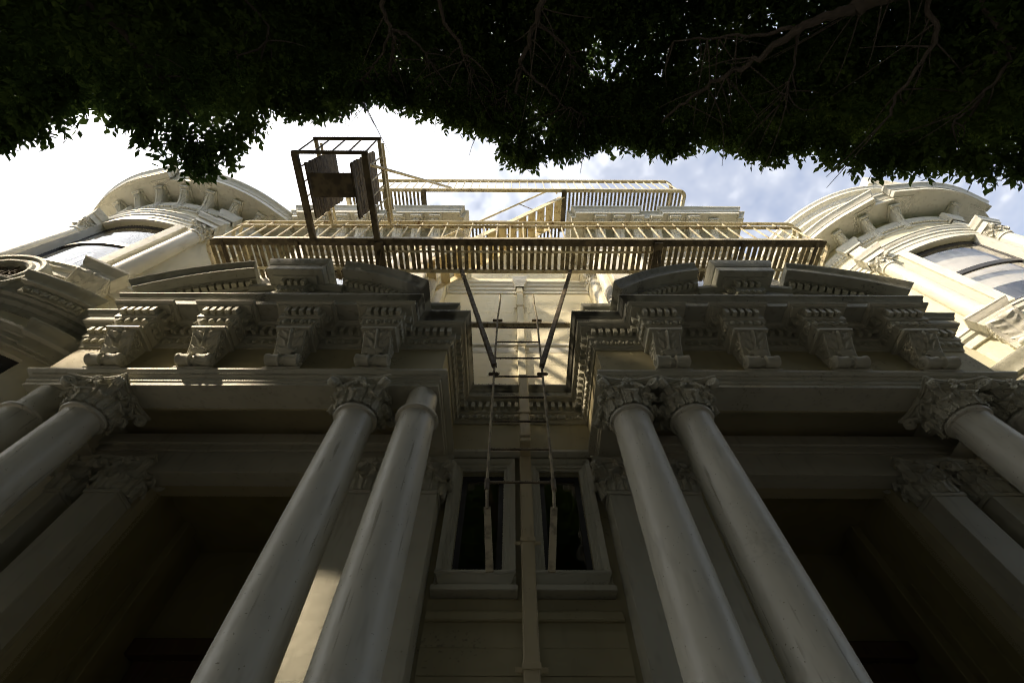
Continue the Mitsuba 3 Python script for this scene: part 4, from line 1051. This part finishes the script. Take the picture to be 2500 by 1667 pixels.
EX = np.array([e[0] for e in EDGE]); EY = np.array([e[1] - (.08 if e[0] < -2.5 else .03 if e[0] < 3.7 else .10) for e in EDGE]); EZ = np.array([e[2] for e in EDGE])


def chimney(x, y):
    """Thin places that run up through the crowns, where the sky shows through."""
    h = meshkit.fbm(np.stack([x * 3.4 + 40, y * 3.4, 0 * x], 1)); h = (h - h.mean()) / h.std() - 3 * (y < -1.25)
    return np.clip(1.0 - (h - .35) * 1.6, .03, 1)


def front(x): return np.interp(x, EX, EY)            # how far the crowns reach towards the house, near their underside
def under(x): return np.interp(np.abs(x) * np.sign(x), [-9, -4.6, -3.3, -2, 1.5, 3, 4.6, 9], [4.0, 4.2, 4.7, 5.9, 6.1, 5.5, 4.2, 4.0])


TREES = [(-6.4, -2.6, -13.0, -2.7, 'street tree with low dark crown over the left of the picture'),
         (.7, -2.9, -2.7, 2.15, 'street tree with forked bare branches over the middle of the picture'),
         (6.0, -2.5, 2.15, 13.0, 'street tree with thick pale limb over the right of the picture')]
BRANCH = {1: [([(.19, -1.9, 4.6), (.19, -.96, 5.6), (.10, -.49, 5.8), (-.03, -.14, 6.0), (-.10, .16, 6.1)], .075, .03), ([(-.03, -.14, 6.0), (.44, .22, 6.1), (.83, .42, 6.2)], .026, .008), ([(.10, -.49, 5.8), (.45, -.34, 6.0), (.58, -.14, 6.1)], .028, .009), ([(-.03, -.14, 6.0), (-.35, .33, 6.2)], .018, .006),
              ([(-.2, -2.0, 4.6), (-1.33, -.89, 5.6), (-1.41, -.45, 5.75), (-1.46, -.22, 5.95), (-1.5, .03, 6.1)], .06, .016), ([(-1.41, -.45, 5.75), (-1.68, -.12, 5.9), (-2.1, .15, 6.1)], .026, .008), ([(-1.41, -.45, 5.75), (-1.13, -.3, 5.9), (-.96, .10, 6.1)], .026, .008),
              ([(-.1, -2.0, 4.6), (-.87, -.89, 5.6), (-.69, -.3, 5.8), (-.6, -.1, 6.0), (-.31, .22, 6.15)], .05, .012)],
          2: [([(4.6, -1.8, 4.0), (3.6, -.95, 4.75), (3.18, -.69, 4.95), (2.95, -.55, 5.05)], .16, .10), ([(2.95, -.55, 5.05), (2.5, -.42, 5.0), (2.25, -.19, 5.2), (1.93, .06, 5.5), (1.59, .42, 5.8)], .075, .02), ([(2.5, -.42, 5.0), (2.2, -.38, 5.2), (1.5, -.34, 5.5)], .04, .01), ([(2.46, -.41, 5.0), (2.62, -.12, 5.2), (2.68, .22, 5.4)], .028, .008),
              ([(4.6, -1.9, 4.0), (3.58, -.85, 4.9), (3.6, -.4, 4.85), (3.5, -.04, 4.8), (3.45, .29, 4.8)], .05, .02), ([(4.7, -1.9, 4.0), (3.95, -.85, 4.9), (4.2, -.34, 4.8), (4.2, .09, 4.75), (4.03, .36, 4.75)], .05, .016)],
          0: [([(-5.6, -2.0, 4.0), (-4.2, -.9, 4.7), (-3.6, -.3, 4.9), (-3.3, .35, 5.0)], .07, .02), ([(-5.4, -2.0, 4.0), (-3.2, -1.0, 5.2), (-2.9, -.2, 5.4)], .05, .015)]}
TOPX, TOPZ = [-13, -9, -6.5, 1.5, 3.0, 5.5, 13], [8.5, 9.4, 10.4, 10.7, 8.4, 7.4, 7.6]
BFX, BFY = [-13, -9.5, -8.6, -7.6, -6.5, -5.6, -4.6, -2.6, -1.2, 0, 2, 4, 7, 13], [.3, .2, -.95, -.8, .45, .5, .1, .05, .35, .65, .7, .75, .6, .5]
TWIGS = []
for ti, (tx, ty, xa_, xb_, lb) in enumerate(TREES):
    k = nk('street_tree'); lab(k, lb, 'tree', 'street trees on the kerb')
    labels[k].pop('group')
    put(f'{k}__trunk', tube(spline([(tx, ty, -1.6), (tx + .05, ty, 0), (tx - .05, ty + .1, 1.8), (tx, ty + .2, 3.4)], 14), np.interp(np.linspace(0, 1, 14), [0, .1, 1], [.3, .22, .17]), 14), 'bark', 60)
    for pts, r0, r1 in BRANCH[ti]:
        p = np.array(pts, float)
        if abs(p[0, 2] - 4.3) < .45 and p[0, 1] < -1.5: p = np.vstack([(tx, ty + .2, 3.3), p])
        c = spline(p, 6 * len(p)); c[1:-1] += rng.normal(size=c[1:-1].shape) * .012
        put(nk(f'{k}__branch'), tube(c, np.linspace(r0, r1, len(c)) * (.8 if r0 > .1 else .6), 10), 'bark', 60)
        for j in range(14):                       # bare twigs
            i = rng.integers(len(c) // 2, len(c)); e = c[i] + np.array([rng.normal() * .28, abs(rng.normal()) * .35, abs(rng.normal()) * .15])
            TWIGS.append((k, tube(spline([c[i], (c[i] + e) / 2 + rng.normal(size=3) * .03, e], 7), np.linspace(.008, .003, 7), 5)))
    tw = MB()
    for kk, m in TWIGS:
        if kk == k: tw.mesh(m)
    put(f'{k}__twigs', tw.tm(), 'bark', 60, kind='stuff')
    mb = MB()
    # (1) leafy underside that the photograph looks into: sprigs in a layer about 1.6 m thick
    x0v, x1v = max(xa_, -5.6), min(xb_, 5.6)
    n = int(2700 * (x1v - x0v))
    x = rng.uniform(x0v, x1v, n); h = rng.beta(1.0, 1.7, n) * 2.2
    lump = .22 * np.sin(x * 4.1 + 1.3) * np.cos(x * 2.3) + .16 * np.sin(x * 9.7)
    y = front(x) - .07 - .12 * h - np.abs(rng.normal(size=n)) * .02 - rng.beta(.9, 1.0, n) * 2.6
    xr = x; x = x * (1 + .55 * h / under(x))
    z = under(xr) + h + .25 * meshkit.fbm(np.stack([x * 1.6, y * 1.6, 0 * x], 1)) + np.clip(-y - .4, 0, 2) * .10
    dirs = np.stack([rng.normal(size=n) * .6, .35 + rng.normal(size=n) * .55, -.35 + rng.normal(size=n) * .5], 1)
    # hanging tips along the front edge: clusters
    hole = meshkit.fbm(np.stack([x * 2.2, y * 2.2, h * .6], 1)) 
    keep = (rng.uniform(size=n) < np.clip(1.2 - 1.6 * np.clip(hole - .52, 0, 1) * 3, .15, 1)) & (rng.uniform(size=n) < chimney(x, y))
    P_ = np.stack([x, y, z], 1)[keep]
    v, f = sprigs(P_, dirs[keep], .19, 6, .086); mb.add(v, f)
    # tips that stick out of the edge
    nt = int(150 * (x1v - x0v)); x = rng.uniform(x0v, x1v, nt)
    P_ = np.stack([x, front(x) - .10 + rng.uniform(-.10, .06, nt), under(x) + rng.uniform(.0, .5, nt)], 1)
    v, f = sprigs(P_, np.stack([rng.normal(size=nt) * .5, np.full(nt, .8), -.6 + .3 * rng.normal(size=nt)], 1), .18, 7, .084); mb.add(v, f)
    # longer drooping shoots, so that the outline is ragged
    nt = int(70 * (x1v - x0v)); x = rng.uniform(x0v, x1v, nt)
    P_ = np.stack([x, front(x) - .16 + rng.uniform(-.16, .04, nt), under(x) + rng.uniform(.0, .7, nt)], 1)
    v, f = sprigs(P_, np.stack([rng.normal(size=nt) * .6, .75 + .2 * rng.normal(size=nt), -.7 + .35 * rng.normal(size=nt)], 1), .32, 11, .09); mb.add(v, f)
    # (2) the bulk of the crown above and behind
    n = int(4200 * (xb_ - xa_)); x = rng.uniform(xa_, xb_, n)
    zt = rng.beta(1.0, 1.2, n); top = np.interp(x, TOPX, TOPZ) + .5 * np.sin(x * .9 + ti) * np.cos(x * .37)
    z = under(x) + 1.2 + zt * (top - under(x) - 1.2)
    reach = np.interp(x, BFX, BFY)
    y = reach - rng.beta(.9, 1.25, n) * 8.0 - .25 * meshkit.fbm(np.stack([x, z, 0 * x], 1))
    clump = meshkit.fbm(np.stack([x * .9, y * .9, z * .9], 1))
    keep = rng.uniform(size=n) < np.clip(.55 + 2.6 * (clump - .38), .12, 1) * chimney(x, y) * np.where(y > -1.25, .55, 1)
    P_ = np.stack([x, y, z], 1)[keep]; m_ = len(P_)
    n = int(1300 * (min(xb_, 9) - max(xa_, -12)))          # dense front of the crown, which keeps the sun off the porches
    x = rng.uniform(max(xa_, -12), min(xb_, 9), n); z = rng.uniform(6.6, 1, n) if False else 6.6 + rng.uniform(size=n) * (np.interp(x, TOPX, TOPZ) - 6.6)
    y = np.interp(x, BFX, BFY) - rng.beta(1, 1.3, n) * 2.4
    kk_ = rng.uniform(size=n) < chimney(x, y)
    if ti == 0:
        n2 = 17000; x2 = rng.uniform(-10.5, -3.2, n2); z2 = 7.6 + rng.uniform(size=n2) * (np.interp(x2, TOPX, TOPZ) - 7.6); y2 = np.interp(x2, BFX, BFY) - rng.beta(1, 1.2, n2) * 2.2
        x, y, z, kk_ = np.r_[x, x2], np.r_[y, y2], np.r_[z, z2], np.r_[kk_, np.ones(n2, bool)]
    P_ = np.vstack([P_, np.stack([x, y, z], 1)[kk_]]); m_ = len(P_)
    P6 = np.repeat(P_, 3, 0) + rng.normal(size=(m_ * 3, 3)) * .12
    v, f = leaves(P6, rng.normal(size=(m_ * 3, 3)) + [0, .2, -.5], rng.uniform(.11, .17, m_ * 3) * np.where(P6[:, 1] < -1.25, 1.9, 1.0), LEAF2, LF2); mb.add(v, f)  # unseen leaves at the back enlarged to block sky light
    put(f'{k}__crown', mb.tm(), 'leaf', False, kind='stuff')

print(len(scene), 'entries', sum(len(m.v) if False else 0 for m in []))
